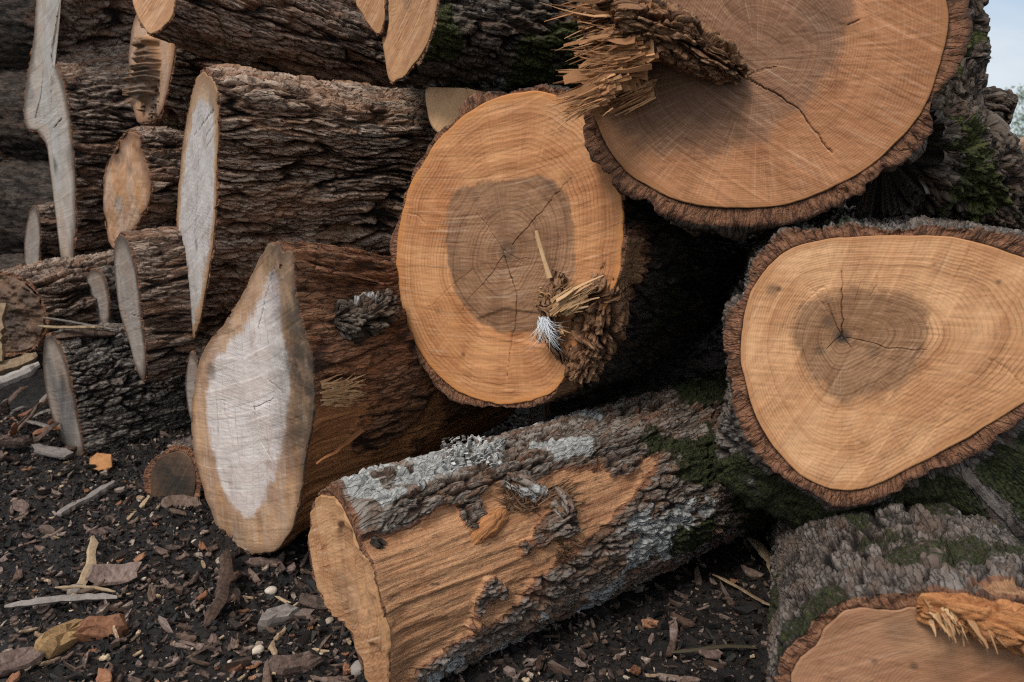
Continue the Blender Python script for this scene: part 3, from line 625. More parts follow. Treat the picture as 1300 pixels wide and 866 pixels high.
make_log('felled_log', 'log with a rotten hollow middle and orange rim, near the top left', (192, 88), 2.62, 44, -4,
    wood=[(178, 10), (200, 15), (220, 45), (219, 80), (211, 120), (201, 148), (186, 155), (173, 152), (166, 110), (164, 70), (168, 38)], bt=.010,
    fmat=W_ROT, bmat=SHAG2, sty='shag', L=1.0, seed=23, hk=0,
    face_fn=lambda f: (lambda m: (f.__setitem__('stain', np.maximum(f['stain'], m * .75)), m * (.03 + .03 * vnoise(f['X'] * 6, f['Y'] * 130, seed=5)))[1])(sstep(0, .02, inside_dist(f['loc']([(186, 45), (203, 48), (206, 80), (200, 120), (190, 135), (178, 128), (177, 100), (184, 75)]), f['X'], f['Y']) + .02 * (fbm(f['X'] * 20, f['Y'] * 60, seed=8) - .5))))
make_log('felled_log', 'tall weathered grey log end with a broken notch, far left', (53, 125), 3.15, 40, 0,
    wood=[(52, -220), (88, -220), (82, -60), (75, 8), (63, 15), (61, 55), (67, 75), (80, 110), (90, 170), (95, 230), (95, 300), (89, 346), (78, 330), (72, 280), (68, 230), (60, 187), (48, 167), (32, 158), (32, 120), (40, 70), (45, 15)],
    bt=.018, pith=(64, 150), hk=.5, fmat=W_GREY, bmat=SHAG2, sty='shag', amp=.034, L=1.35, taper=-.02, round_=.4, seed=25, fine=.004,
    cracks=[(4, [(45, 150), (52, 120), (55, 90)]), (3.5, [(78, 150), (66, 165), (64, 185)]), (3, [(66, 205), (70, 225)])], stains=[(68, 210, 14, .7), (90, 200, 20, .4), (38, 120, 20, .4)])
make_log('felled_log', 'small log with a ragged orange and grey end, right of the tall grey slab-like end', (160, 242), 2.62, 40, 0,
    wood=[(160, 170), (175, 172), (180, 195), (190, 225), (190, 255), (178, 275), (165, 295), (150, 314), (140, 308), (133, 280), (132, 240), (134, 215), (145, 195)],
    bt=.010, fmat=W_ROT, bmat=SHAG2, sty='shag', L=1.0, seed=27, hk=.2, pith=(150, 265),
    face_fn=lambda f: .03 * (fbm(f['X'] * 9, f['Y'] * 9, seed=3, octv=4) - .5), stains=[(148, 198, 16, .5), (162, 215, 10, .3)])
make_log('felled_log', 'narrow grey log end leaning on the low left log, its bark split lengthwise', (163, 388), 2.55, 50, 2,
    wood=[(152, 299), (163, 310), (171, 340), (177, 380), (181, 420), (185, 460), (183, 482), (174, 472), (163, 432), (153, 400), (147, 360), (145, 320)],
    bt=.012, fmat=W_DULL, bmat=SHAG2, sty='thin', amp=.02, L=1.0, seed=29, cracks=[(4, [(150, 340), (160, 400), (172, 455)]), (2, [(165, 400), (180, 402)])], hk=.4,
    masks=lambda T, TH, P: dict())
make_log('felled_log', 'small thin grey log end between the tall slab-like end and the left edge', (41, 312), 3.6, 46, 0,
    wood=[(42, 262), (48, 270), (51, 300), (48, 340), (40, 363), (33, 350), (31, 310), (35, 280)], bt=.012, fmat=W_DULL, bmat=SHAG2, sty='shag', L=1.0, seed=31, fine=.004)
make_log('felled_log', 'thin upright grey log end just above the crossed sticks', (66, 388), 2.95, 44, 0,
    wood=[(66, 350), (72, 360), (75, 400), (71, 425), (62, 418), (58, 380), (60, 358)], bt=.012, fmat=W_DULL, bmat=GREYB, sty='grey', L=.5, seed=33, fine=.004)
make_log('felled_log', 'small round-shouldered grey log end behind the crossed sticks, beside the split log', (122, 380), 2.85, 33, 0,
    wood=[(118, 343), (130, 350), (137, 375), (138, 405), (130, 418), (112, 416), (108, 385), (109, 355)], bt=.010, fmat=W_DULL, bmat=GREYB, sty='grey', L=.8, seed=35, fine=.004)
make_log('felled_log', 'low grey-barked log on the ground at the left with a narrow brown end', (79, 503), 2.70, 40, 0,
    wood=[(62, 426), (75, 440), (88, 480), (98, 530), (105, 572), (95, 580), (78, 560), (64, 520), (56, 480), (55, 445)],
    bt=.014, fmat=W_DULL, bmat=GREYB, sty='grey', amp=.026, L=1.1, seed=37, hk=.3,
    masks=lambda T, TH, P: dict(lich=sstep(.52, .62, nz(T, P, 16, 95)) * .4))
make_log('felled_log', 'grey sliver of a log end showing behind the pear-shaped log', (244, 492), 2.5, 42, 0,
    wood=[(243, 448), (252, 470), (253, 520), (246, 540), (239, 520), (236, 490), (238, 465)], bt=.008, fmat=W_DULL, bmat=DARK, sty='dark', L=.6, seed=39, fine=.004)
make_log('felled_log', 'pale wedge of a log end peeping out above the orange-faced log', (592, 112), 2.0, 30, 0,
    wood=[(543, 111), (575, 114), (630, 121), (622, 138), (603, 153), (572, 173), (551, 163), (543, 140)], bt=.004, jag=.0, fmat=W_PALE, bmat=DARK, sty='dark', L=.6, seed=41, hk=0, fine=.004)
make_log('felled_log', 'mossy log at the top left corner, its end outside the picture', (-75, 55), 3.9, 30, 0,
    wood=[(-75, -70), (-50, -20), (-42, 60), (-50, 130), (-75, 165), (-100, 120), (-108, 50), (-100, -30)], bt=.02, fmat=W_DULL, bmat=MOSSY, sty='shag', L=1.6, seed=43, fine=.005,
    masks=lambda T, TH, P: dict(moss=sstep(.48, .6, nz(T, P, 6, 96)) * .9))
make_log('felled_log', 'dark shaggy log at the left edge below the mossy corner log', (-70, 250), 3.9, 30, 0,
    wood=[(-70, 165), (-50, 190), (-42, 250), (-50, 310), (-70, 338), (-92, 310), (-100, 250), (-92, 190)], bt=.02, fmat=W_DULL, bmat=SHAG2, sty='shag', L=1.5, seed=45, fine=.005)
make_log('felled_log', 'broken brown log at the left edge beside the crossed sticks', (8, 402), 2.75, 22, 0,
    wood=[(5, 350), (35, 362), (52, 385), (55, 415), (40, 440), (5, 448), (-35, 440), (-52, 410), (-48, 375), (-20, 355)], bt=.02, fmat=W_OLD, bmat=SHAG2, sty='shag', L=.9, seed=47, hk=.3,
    face_fn=lambda f: .10 * (fbm(f['X'] * 14, f['Y'] * 26, seed=6, octv=6) - .5) * .5, stains=[(10, 400, 40, .5), (40, 380, 20, .6)])
# filler logs added behind the front row so that its gaps stay dark
for i, (x, y, z, r, L, lab) in enumerate([(-3.3, 3.72, .24, .27, 5.6, 'long dark filler log at ground level, added to darken the gaps of the pile'), (-3.2, 3.98, .70, .26, 5.3, 'long dark filler log added on the ground-level one behind the front row'),
                                          (-3.3, 4.10, 1.17, .24, 4.7, 'long dark filler log third up, added behind the front row to darken its gaps'), (-3.0, 4.16, 1.62, .24, 4.0, 'long dark filler log added highest behind the front row to darken its gaps'), (.08, 2.38, .21, .20, 1.3, 'dark filler log added on the ground under the body of the orange-faced log')]):
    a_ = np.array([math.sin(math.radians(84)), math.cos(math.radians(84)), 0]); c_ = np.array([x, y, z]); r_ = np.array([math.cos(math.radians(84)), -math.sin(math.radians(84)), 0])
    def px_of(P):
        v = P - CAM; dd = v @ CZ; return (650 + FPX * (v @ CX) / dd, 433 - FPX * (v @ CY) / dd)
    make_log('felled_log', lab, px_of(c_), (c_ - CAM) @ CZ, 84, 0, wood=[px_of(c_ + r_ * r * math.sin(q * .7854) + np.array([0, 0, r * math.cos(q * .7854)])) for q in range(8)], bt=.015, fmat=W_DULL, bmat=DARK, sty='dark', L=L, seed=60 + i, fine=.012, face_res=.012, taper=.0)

# ------------------------------------------------------------------ splinters
def fibres(name, specs, mat, parent, origin, nseg=5):
    """many tapered, slightly bent torn strips as one part"""
    V, Q, A, UVs = [], [], [], []
    for (p0, dr, side, L, w, t, bend, rnd, tip) in specs:
        p0, dr, side = map(np.asarray, (p0, dr, side)); dr = dr / np.linalg.norm(dr)
        side = side - dr * (side @ dr); side = side / (np.linalg.norm(side) + 1e-9); nrm = np.cross(dr, side)
        base = len(V); b1, b2 = bend
        for k in range(nseg + 1):
            s = k / nseg; f = 1 - s * (1 - tip); ww = w * f * (1 + .25 * (random.random() - .5)); tt = t * f
            c = p0 + dr * L * s + (side * b1 + nrm * b2) * s * s * L + (side * (random.random() - .5) + nrm * (random.random() - .5)) * w * .25
            for (x, y) in ((-1, -1), (1, -1), (1, 1), (-1, 1)):
                V.append(c + side * ww * .5 * x + nrm * tt * .5 * y); A.append(rnd); UVs.append((x * w * .5 + rnd * 3, s * L))
        for k in range(nseg):
            i = base + 4 * k
            for j in range(4): Q.append((i + j, i + (j + 1) % 4, i + 4 + (j + 1) % 4, i + 4 + j))
        Q.append((base + 3, base + 2, base + 1, base)); i = base + 4 * nseg; Q.append((i, i + 1, i + 2, i + 3))
    return mesh_np(name, np.array(V), np.array(Q), mat, dict(rnd=np.array(A)), np.array(UVs), None, False, parent, origin)
def U(a, b): return random.uniform(a, b)
def lump(name, path, rads, mat, parent, origin, seed, amp=.01, freq=30, sq=(1, 1), nth=96, ns=80, moss=.0, lich=.0, bare=0.0):
    """a rough closed piece swept along a path (rotten slab, stub, root)"""
    path = np.array(path, float); n = len(path); s = np.linspace(0, n - 1, ns)
    Pc = np.stack([np.interp(s, np.arange(n), path[:, i]) for i in range(3)], 1)
    for _ in range(6): Pc[1:-1] = (Pc[:-2] + Pc[1:-1] * 2 + Pc[2:]) / 4
    R = np.interp(s, np.arange(n), rads)
    for _ in range(3): R[1:-1] = (R[:-2] + R[1:-1] * 2 + R[2:]) / 4
    tg = np.gradient(Pc, axis=0); tg /= np.linalg.norm(tg, axis=1)[:, None]
    e1 = np.cross(tg, [0, 0, 1.0]); e1 /= np.linalg.norm(e1, axis=1)[:, None] + 1e-9; e2 = np.cross(e1, tg)
    th = np.linspace(0, 2 * math.pi, nth)
    L = np.concatenate([[0], np.cumsum(np.linalg.norm(np.diff(Pc, axis=0), axis=1))])
    T = np.broadcast_to(L[:, None], (ns, nth)); PP = th[None] * R.mean() + 0 * T
    h, rn = bark_field(PP, T, 2 * math.pi * R.mean(), dict(w=.03, l=.07, w2=.012, l2=.03, warp=.03), seed)
    r = R[:, None] * (1 + .35 * (fbm(np.cos(th)[None] * 1.5, np.sin(th)[None] * 1.5, T * 9, seed=seed) - .5)) + (h - .5) * amp
    V = Pc[:, None] + (e1[:, None] * np.cos(th)[None, :, None] * sq[0] + e2[:, None] * np.sin(th)[None, :, None] * sq[1]) * r[..., None]
    z = np.zeros((ns, nth))
    m = sstep(.62 - moss * .4, .74 - moss * .35, fbm(PP * 8, T * 8, seed=seed + 2)) if moss else z
    li = sstep(.6 - lich * .35, .7 - lich * .3, fbm(PP * 10, T * 10, seed=seed + 4)) if lich else z
    at_ = dict(hgt=np.clip(h, 0, 1), rnd=rn, moss=m, lich=li, bare=z + bare, rim=z)
    q = grid_quads(ns, nth)
    V = V.reshape(-1, 3); V = np.concatenate([V, [Pc[0]], [Pc[-1]]]); n0 = ns * nth
    tr = [(i, i + 1, n0) for i in range(nth - 1)] + [((ns - 1) * nth + i + 1, (ns - 1) * nth + i, n0 + 1) for i in range(nth - 1)]
    at_ = {k: np.concatenate([a.ravel(), a.ravel()[:1], a.ravel()[-1:]]) for k, a in at_.items()}
    uv = np.concatenate([np.stack([PP.ravel(), T.ravel()], -1), [[0, 0], [0, L[-1]]]])
    return mesh_np(name, V, q, mat, at_, uv, np.array(tr), True, parent, origin)
LK = list(LOGS)
def LG(start): return LOGS[[k for k in LK if k.startswith(start)][0]]
ROTM = bark_mat('rotten_brown_wood', (.030, .013, .006), (.165, .075, .034), (.36, .20, .105), (.25, .12, .058), red=(.13, .055, .024))

# torn slab on the big top-right log
g = LG('largest'); E, b0, e1, e2, a = g['E'], g['base'], g['e1'], g['e2'], g['a']
def onf(g, px, py, out=0.0):
    q = g['loc']([(px, py)])[0]; return g['C'] + g['e1'] * q[0] + g['e2'] * q[1] - g['a'] * out
slab = lump('torn_slab', [onf(g, 752, 42, .05), onf(g, 805, 30, .06), onf(g, 860, 50, .055), onf(g, 900, 75, .04), onf(g, 942, 95, .010)], [.040, .062, .050, .036, .012], ROTM, E, b0, 201, amp=.045, sq=(1, .75), nth=160, ns=150)
shell = lump('torn_shell', [onf(g, 800, -40, .05), onf(g, 790, 20, .05), onf(g, 792, 70, .035), onf(g, 800, 118, .01)], [.04, .05, .045, .02], ROTM, E, b0, 202, amp=.04, sq=(1, .8), nth=140, ns=120)
def clump(sp, n, p, d, side, L, w, t, rnd, jit=.02, spread=.12, bend=.12, tip=(.05, .5)):
    for _ in range(n):
        q = p + np.array([U(-jit, jit) for _ in range(3)]); e = d / np.linalg.norm(d) + np.array([U(-spread, spread) for _ in range(3)])
        sp.append((q, e, side + np.array([U(-.5, .5) for _ in range(3)]), U(L * .45, L), U(*w) * (1 if random.random() < .75 else 2.2), U(*t), (U(-bend, bend), U(-bend, bend)), min(1, max(0, rnd + U(-.22, .22))), U(*tip)))
sp = []
for i in range(44):                                  # layered sheets torn towards the left
    s = i / 33; px, py = 790 + 34 * math.sin(s * 3.0) + U(-10, 8), -6 + 108 * s + U(-5, 5)
    p = onf(g, px, py, U(.03, .10)); tgt = onf(g, px - 70, py + 20 - 22 * (1 - s) + U(-9, 9), U(.05, .12))
    clump(sp, 11, p, tgt - p, e2 + a * U(-.6, .6), U(.06, .19) * (1 - .25 * s), (.0025, .009), (.0015, .004), U(.15, .9), .018, .12, .22, (.0, .15))
for i in range(26):                                  # broad torn sheets between them
    s = i / 25; px, py = 800 + 34 * math.sin(s * 3.0) + U(-10, 8), -6 + 108 * s + U(-5, 5)
    p = onf(g, px, py, U(.02, .08)); tgt = onf(g, px - 70, py + 20 - 22 * (1 - s) + U(-9, 9), U(.04, .10))
    clump(sp, 6, p, tgt - p, e2 + a * U(-.6, .6), U(.06, .15), (.010, .026), (.0015, .004), U(.2, .85), .018, .08, .2, (.1, .4))
fibres('torn_fibres', sp, SPL_RED, slab, b0)
sp = []
for i in range(16):
    s = random.random(); px, py = 790 + 40 * s, 92 + s * 22 + U(-6, 6)
    p = onf(g, px, py, U(.01, .04)); tgt = onf(g, px - 60, py + 26 + U(-8, 8), U(.02, .05))
    clump(sp, 16, p, tgt - p, e1 + a * U(-1, 1), U(.06, .12), (.0015, .006), (.002, .004), U(.2, .8), .012, .08, .06)
fibres('hanging_fibres', sp, SPL_RED, shell, b0)
sp = []
for i in range(60):
    s = random.random(); px, py = 815 + s * 125, 8 + s * 72
    p = onf(g, px, py, .06 * (1 - s) + .02); tgt = onf(g, px + U(-10, 30), py - U(4, 18) + 10 * s, .06)
    sp.append((p, tgt - p, a, U(.008, .022), U(.002, .006), U(.001, .003), (U(-.3, .3), U(-.3, .3)), U(.2, 1), .1))
fibres('loose_fibres', sp, SPL_TAN, slab, b0)
# root flare and stub on the far right side of it
lump('root_flare', [at(1120, 190, 1.66), at(1200, 205, 1.74), at(1262, 262, 1.78), at(1340, 368, 1.86)], [.13, .11, .085, .085], MOSSY, E, b0, 203, amp=.05, moss=.42, nth=160, ns=140)
lump('branch_stub', [at(1195, 160, 1.76), at(1235, 146, 1.76), at(1265, 143, 1.74), at(1284, 146, 1.73)], [.055, .052, .050, .034], MOSSY, E, b0, 205, amp=.022, lich=.10)
lump('side_bark', [at(1216, -60, 1.60), at(1222, 20, 1.60), at(1215, 80, 1.62), at(1200, 170, 1.64)], [.035, .040, .045, .05], MOSSY, E, b0, 207, amp=.03, moss=.6, lich=.0, nth=90, ns=160)

def chip_mesh(name, mat, lx, ly, t, seed, bend=.0, rag=.25, n=13):
    rr = random.Random(seed); th = [2 * math.pi * (i + rr.uniform(-.25, .25)) / n for i in range(n)]
    out = [(lx * .5 * math.copysign(abs(math.cos(q)) ** .7, math.cos(q)) * (1 + rr.uniform(-rag, rag * .5)), ly * .5 * math.copysign(abs(math.sin(q)) ** .7, math.sin(q)) * (1 + rr.uniform(-rag, rag * .5))) for q in th]
    bm = bmesh.new(); rows = []
    for (f, z) in ((.0, .5), (.5, .58), (.86, .5), (1.0, .12), (.97, -.35), (.5, -.5), (0, -.5)):
        if f == 0: rows.append([bm.verts.new((0, 0, z * t))]); continue
        row = []
        for (x, y) in out:
            zz = z * t + rr.uniform(-.22, .22) * t
            row.append(bm.verts.new((x * f * (1 + rr.uniform(-.03, .03)), y * f, zz)))
        rows.append(row)
    for r0, r1 in zip(rows[:-1], rows[1:]):
        for i in range(n):
            j = (i + 1) % n
            if len(r0) == 1: bm.faces.new((r0[0], r1[i], r1[j]))
            elif len(r1) == 1: bm.faces.new((r0[i], r1[0], r0[j]))
            else: bm.faces.new((r0[i], r1[i], r1[j], r0[j]))
    for v in bm.verts: v.co.z += bend * (v.co.x ** 2) / lx * 2 + bend * .6 * (v.co.y ** 2) / ly
    bmesh.ops.recalc_face_normals(bm, faces=bm.faces)
    me = bpy.data.meshes.new(name); bm.to_mesh(me); bm.free(); me.materials.append(mat); return me

# torn wad on the orange-faced log
g = LG('orange-faced'); E, b0, e1, e2, a = g['E'], g['base'], g['e1'], g['e2'], g['a']
wad = lump('rotten_wad', [onf(g, 712, 345, .01), onf(g, 705, 385, .03), onf(g, 706, 425, .02), onf(g, 712, 460, -.01)], [.018, .026, .030, .018], ROTM, E, b0, 211, amp=.035, sq=(.9, .45))
lump('rotten_edge', [onf(g, 768, 330, -.04), onf(g, 758, 375, -.03), onf(g, 742, 430, -.045), onf(g, 722, 480, -.04)], [.03, .05, .06, .035], ROTM, E, b0, 212, amp=.05, sq=(.9, .8))
sp = []
for i in range(26):
    px, py = 703 + U(-10, 22), 392 + U(-26, 40); p = onf(g, px, py, U(.02, .05)); an = U(-.6, 1.9)
    clump(sp, 6, p, e1 * math.cos(an) + e2 * math.sin(an) - a * U(-.2, .3), e2 + a * U(-1, 1), U(.012, .032), (.002, .007), (.001, .003), U(.05, .6), .01, .25, .4, (0, .3))
for i in range(9):
    px, py = 708 + U(0, 26), 386 + U(-8, 14); p = onf(g, px, py, U(.03, .06)); tgt = onf(g, px + 62, py - 44 + U(-12, 8), U(.03, .06))
    clump(sp, 7, p, tgt - p, e2, U(.07, .12), (.002, .007), (.001, .002), U(.45, .9), .006, .07, .22, (.0, .3))
for i in range(5):
    p = onf(g, 707 + U(-2, 3), 352, .03); tgt = onf(g, 698, 300 + U(0, 10), .04)
    sp.append((p, tgt - p, e1, U(.085, .105), .008, .003, (U(-.03, .03), 0), U(.8, 1), .7))
fibres('torn_fibres', sp, SPL_TAN, wad, b0)
# white tuft caught on it
hm, N, b = new_mat('white_tuft_hair'); b.inputs['Base Color'].default_value = (.62, .64, .66, 1); b.inputs['Roughness'].default_value = .5
sp = []; o = onf(g, 711, 402, .055)
for i in range(120):
    an = U(-.6, .8) + (.3 if i % 3 else 0)
    d = -e2 * math.cos(an) + e1 * math.sin(an) * .75 - a * U(-.1, .3)
    sp.append((o + e1 * U(-.012, .012) + e2 * U(-.012, .006) - a * U(0, .012), d, e1, U(.012, .058), U(.0006, .0016), .0006, (U(-.5, 1.1), U(-.5, .5)), random.random(), .15))
t_ = fibres('feather_tuft', sp, hm, None, o)
tag(t_, 'small tuft of white down caught on the torn wood of the orange-faced log', 'tuft')

# torn orange edge on the bottom-right log
def bark_plate(px, py, d, L, W, seed, rot, mat, E, b0):
    me_ = chip_mesh('bark_flake', mat, L, W, .012, seed, .35, .25, 15); o_ = bpy.data.objects.new('bark_flake', me_)
    P_ = at(px, py, d) - b0; o_.location = [float(c) for c in P_]; o_.rotation_euler = rot; link(o_, E)
g = LG('partly seen'); E, b0, e1, e2, a = g['E'], g['base'], g['e1'], g['e2'], g['a']
shelf = lump('torn_shelf', [onf(g, 1165, 768, .0), onf(g, 1220, 772, .02), onf(g, 1290, 788, .03), onf(g, 1380, 800, .03)], [.016, .028, .032, .03], REDB, E, b0, 241, amp=.02, bare=1.0, sq=(.8, 1))
sp = []
for i in range(36):
    s = i / 35; px, py = 1180 + s * 135, 768 + s * 16 + U(-10, 6)
    p = onf(g, px, py, U(.0, .03)); tgt = onf(g, px + U(6, 30), py + U(16, 34), U(.03, .06))
    clump(sp, 9, p, tgt - p, e1 + a * U(-.5, .5), U(.025, .05), (.0015, .006), (.001, .003), U(.2, .9), .010, .14, .2, (0, .3))
fibres('torn_fibres', sp, SPL_TAN, shelf, b0)

# rotten teeth inside the hollow log
g = LG('log with a rotten'); E, b0, e1, e2, a = g['E'], g['base'], g['e1'], g['e2'], g['a']
sp = []
for i in range(130):
    px, py = 191 + U(-11, 12), U(50, 150); p = onf(g, px, py, -.05); sp.append((p, -a + e1 * U(-.3, .3), e1, U(.03, .075), U(.01, .035), U(.003, .010), (0, U(-.2, .2)), random.random() * .7, .6))
for i in range(4):
    p = onf(g, 182, 112 + i * 3, 0.0); tgt = onf(g, 160, 116 + i * 2, .05); sp.append((p, tgt - p, e2, .10, .012, .006, (0, 0), .6, .3))
fibres('rotten_teeth', sp, SPL_ROT, E, b0)

# bits on the half peeled log: a dark knot of fibres, red blister
g = LG('low log lying'); E, b0, e1, e2, a = g['E'], g['base'], g['e1'], g['e2'], g['a']
from mathutils import Vector
from mathutils.bvhtree import BVHTree
bark_o = [c for c in E.children if c.name.startswith('bark')][0]
me = bark_o.data; nv = len(me.vertices); co = np.zeros(nv * 3, np.float32); me.vertices.foreach_get('co', co)
co = co.reshape(-1, 3) + np.asarray(b0, np.float32)
bvh = BVHTree.FromPolygons([tuple(map(float, c)) for c in co], [tuple(p.vertices) for p in me.polygons])
def onlog(px, py, out=0.0):
    r = ray(px, py); h, n, i, d = bvh.ray_cast(Vector(CAM), Vector(r).normalized())
    if h is None: return at(px, py, 1.9)
    return np.array(h) - r / np.linalg.norm(r) * out
sp = []
for i in range(150):
    p = onlog(662 + U(-22, 26), 635 + U(-14, 14), U(-.005, .012)); sp.append((p, [U(-1, 1), U(-.6, .6), U(-.5, .9)], [U(-1, 1), U(-1, 1), U(-1, 1)], U(.015, .05), U(.0015, .006), U(.001, .003), (U(-.3, .3), U(-.3, .3)), U(0, .55) if i % 6 else .9, .2))
for i in range(40):
    p = onlog(705 + U(-14, 14), 632 + U(-12, 20), U(-.003, .008)); sp.append((p, a + np.array([U(-.3, .3)] * 3), [U(-1, 1), U(-1, 1), U(-1, 1)], U(.03, .07), U(.004, .012), U(.002, .006), (U(-.2, .2), U(-.2, .2)), U(.3, .9), .2))
for i in range(60):
    p = onlog(718 + U(-14, 14), 698 + U(-14, 14), U(-.004, .008)); sp.append((p, [U(-1, 1), U(-.6, .6), U(-.5, .9)], [U(-1, 1), U(-1, 1), U(-1, 1)], U(.01, .03), U(.002, .006), U(.001, .003), (U(-.3, .3), 0), U(0, .3), .3))
fibres('loose_fibres', sp, SPL_ROT, E, b0)['kind'] = 'stuff'
lump('bark_scrap', [onlog(640, 605, .0), onlog(665, 618, .004), onlog(690, 632, .0)], [.012, .022, .012], FBARK, E, b0, 221, amp=.02, nth=50, ns=40, lich=.4)
lump('bark_scrap', [onlog(700, 618, .0), onlog(712, 640, .004), onlog(722, 655, .0)], [.010, .018, .010], FBARK, E, b0, 222, amp=.018, nth=50, ns=40)
lump('wood_blister', [onlog(598, 690, -.012), onlog(618, 668, -.002), onlog(640, 652, -.010)], [.012, .024, .014], REDB, E, b0, 223, amp=.006, nth=50, ns=40, bare=1.0)
lump('bark_scrap', [onlog(470, 686, -.004), onlog(480, 690, .0), onlog(486, 694, -.004)], [.006, .011, .006], DARK, E, b0, 224, amp=.01, nth=40, ns=30)
# curled lichen crust on its top
sp = []
for i in range(130):
    p = onlog(U(560, 640), U(556, 592), U(0, .006)); sp.append((p, [U(-.4, .4), U(-1, .1), U(.1, 1)], a, U(.006, .018), U(.004, .012), U(.001, .003), (U(-.4, .4), U(-.5, .5)), U(0, 1), .6))
LICH = splinter_mat('lichen_crust', (.58, .57, .53), (.34, .33, .31), (.08, .06, .05)); fibres('lichen_crust', sp, LICH, bark_o, b0, 3)['kind'] = 'stuff'

# pear-shaped log: top fin of grey wood, peeled patch, hanging strip
g = LG('pear-shaped'); E, b0, e1, e2, a = g['E'], g['base'], g['e1'], g['e2'], g['a']
lump('root_fin', [onf(g, 352, 335, -.01), onf(g, 366, 345, -.05), onf(g, 366, 345, -.05) + a * .10 - e2 * .025, onf(g, 366, 345, -.05) + a * .20 - e2 * .055], [.018, .026, .022, .01], REDB, E, b0, 231, amp=.008, nth=60, ns=50, sq=(1, .6))
bo = [c for c in E.children if c.name.startswith('bark')][0]; me = bo.data; co = np.zeros(len(me.vertices) * 3, np.float32); me.vertices.foreach_get('co', co); co = co.reshape(-1, 3) + np.asarray(b0, np.float32)
bvh = BVHTree.FromPolygons([tuple(map(float, c)) for c in co], [tuple(p.vertices) for p in me.polygons])
lump('burl_growth', [onlog(420, 405, -.02), onlog(445, 412, -.01), onlog(470, 400, -.02), onlog(490, 385, -.02)], [.03, .05, .05, .03], MOSSY, E, b0, 233, amp=.04, lich=.05, nth=110, ns=90)
sp = []
for i in range(110): sp.append((onlog(406 + U(0, 38), 500 + U(-14, 16), .002), a * U(.5, 1) + e2 * U(-.2, .2), e2, U(.02, .06), U(.002, .008), .0015, (U(-.15, .15), U(0, .1)), U(.3, .9), .2))
fibres('peeled_patch', sp, SPL_TAN, E, b0)
sp = [(onlog(460, 545, .004), (onlog(412, 592, .03) - onlog(460, 545, .004)), e1, .14, .020, .003, (.35, .45), .2, .3), (onlog(415, 578, .0), e2 + a * .1, e1, .05, .004, .003, (.2, .1), .9, .3)]
fibres('hanging_strip', sp, splinter_mat('red_inner_bark', (.34, .15, .065), (.30, .125, .05), (.2, .08, .03)), E, b0, 8)

# ------------------------------------------------------------------ ground
def gheight(x, y):
    x, y = np.asarray(x, float), np.asarray(y, float)
    near = np.exp(-((x / 4.0) ** 2 + ((y - 2) / 4.0) ** 2))
    b = .07 * (fbm(x * 2.2, y * 2.2, seed=301, octv=3) - .5) * near
    heap = .13 * np.exp(-(((x + 2.0) / .24) ** 2 + ((y - 2.45) / .25) ** 2))
    c = .030 * (fbm(x * 11, y * 11, seed=303, octv=3) - .5) + .022 * (fbm(x * 38, y * 38, seed=304, octv=3) - .5)
    e, r, r2, dx, dy = voro(x * 55 + 2 * fbm(x * 20, y * 20, seed=306, octv=2), y * 55, 0, 307)
    cl = .008 * (sstep(0, .4, e) * (.3 + .7 * r))
    b = b - .05 * np.exp(-(((x + .62) / .25) ** 2 + ((y - 1.8) / .2) ** 2))
    return b + heap + (c + cl) * np.exp(-((x / 6) ** 2 + ((y - 2) / 6) ** 2))
def axis_coords(lo, hi, step, far):
    c = list(np.arange(lo, hi, step)); s = step; x = c[-1]; hi_ = []
    while x < far: s *= 1.22; x += s; hi_.append(x)
    s = step; x = lo; lo_ = []
    while x > -far: s *= 1.22; x -= s; lo_.append(x)
    return np.array(lo_[::-1] + c + hi_)
gx, gy = axis_coords(-2.3, 1.3, .0055, 600), axis_coords(.85, 3.2, .006, 600)
GX, GY = np.meshgrid(gx, gy)
GZ = gheight(GX, GY)
m, N, b = new_mat('black_soil')
tc = N.new('ShaderNodeNewGeometry').outputs['Position']
n1 = N.noise(tc, 45, 6, .7); n2 = N.noise(tc, 220, 4, .7); n3 = N.noise(tc, 5, 4, .6)
col = N.ramp(N.math('ADD', N.math('MULTIPLY', n1, .6), N.math('MULTIPLY', n2, .4)), [(.34, (.004, .0036, .0038)), (.5, (.010, .0082, .0075)), (.66, (.030, .020, .0145))])
far = N.new('ShaderNodeVectorMath', operation='LENGTH'); N.put(far.inputs[0], tc)
col = N.mix(N.rng(far.outputs['Value'], 6, 14), col, N.mix(N.rng(n3, .4, .6), (.10, .085, .05), (.07, .08, .035)))
N.put(b.inputs['Base Color'], col); N.put(b.inputs['Roughness'], N.rng(n1, .35, .65, .42, .85)); b.inputs['Specular IOR Level'].default_value = .28
N.put(b.inputs['Normal'], N.bump(N.math('ADD', n1, N.math('MULTIPLY', n2, .6)), .9, .008))
gr = mesh_np('ground', np.stack([GX.ravel(), GY.ravel(), GZ.ravel()], -1), grid_quads(*GX.shape), m)
tag(gr, kind='structure')

# where loose pieces may lie: ground points seen between the logs
def ground_pt(px, py):
    r = ray(px, py); t = -CAM[2] / r[2] if r[2] < 0 else 5
    for _ in range(12):
        P = CAM + r * t; t -= (P[2] - float(gheight(P[0], P[1]))) / r[2] * .8
    return CAM + r * t
REG = [np.array([(0, 505), (60, 520), (110, 575), (185, 585), (245, 600), (262, 650), (290, 710), (345, 705), (395, 690), (405, 745), (440, 800), (470, 866), (470, 880), (0, 880)], float),
       np.array([(640, 830), (760, 790), (860, 745), (950, 690), (985, 740), (990, 800), (965, 866), (960, 880), (560, 880)], float)]
def rand_px(reg):
    R = REG[reg]
    while True:
        x, y = U(R[:, 0].min(), R[:, 0].max()), U(R[:, 1].min(), R[:, 1].max())
        if inside_dist(R, np.array([x]), np.array([y]))[0] > 2: return x, y

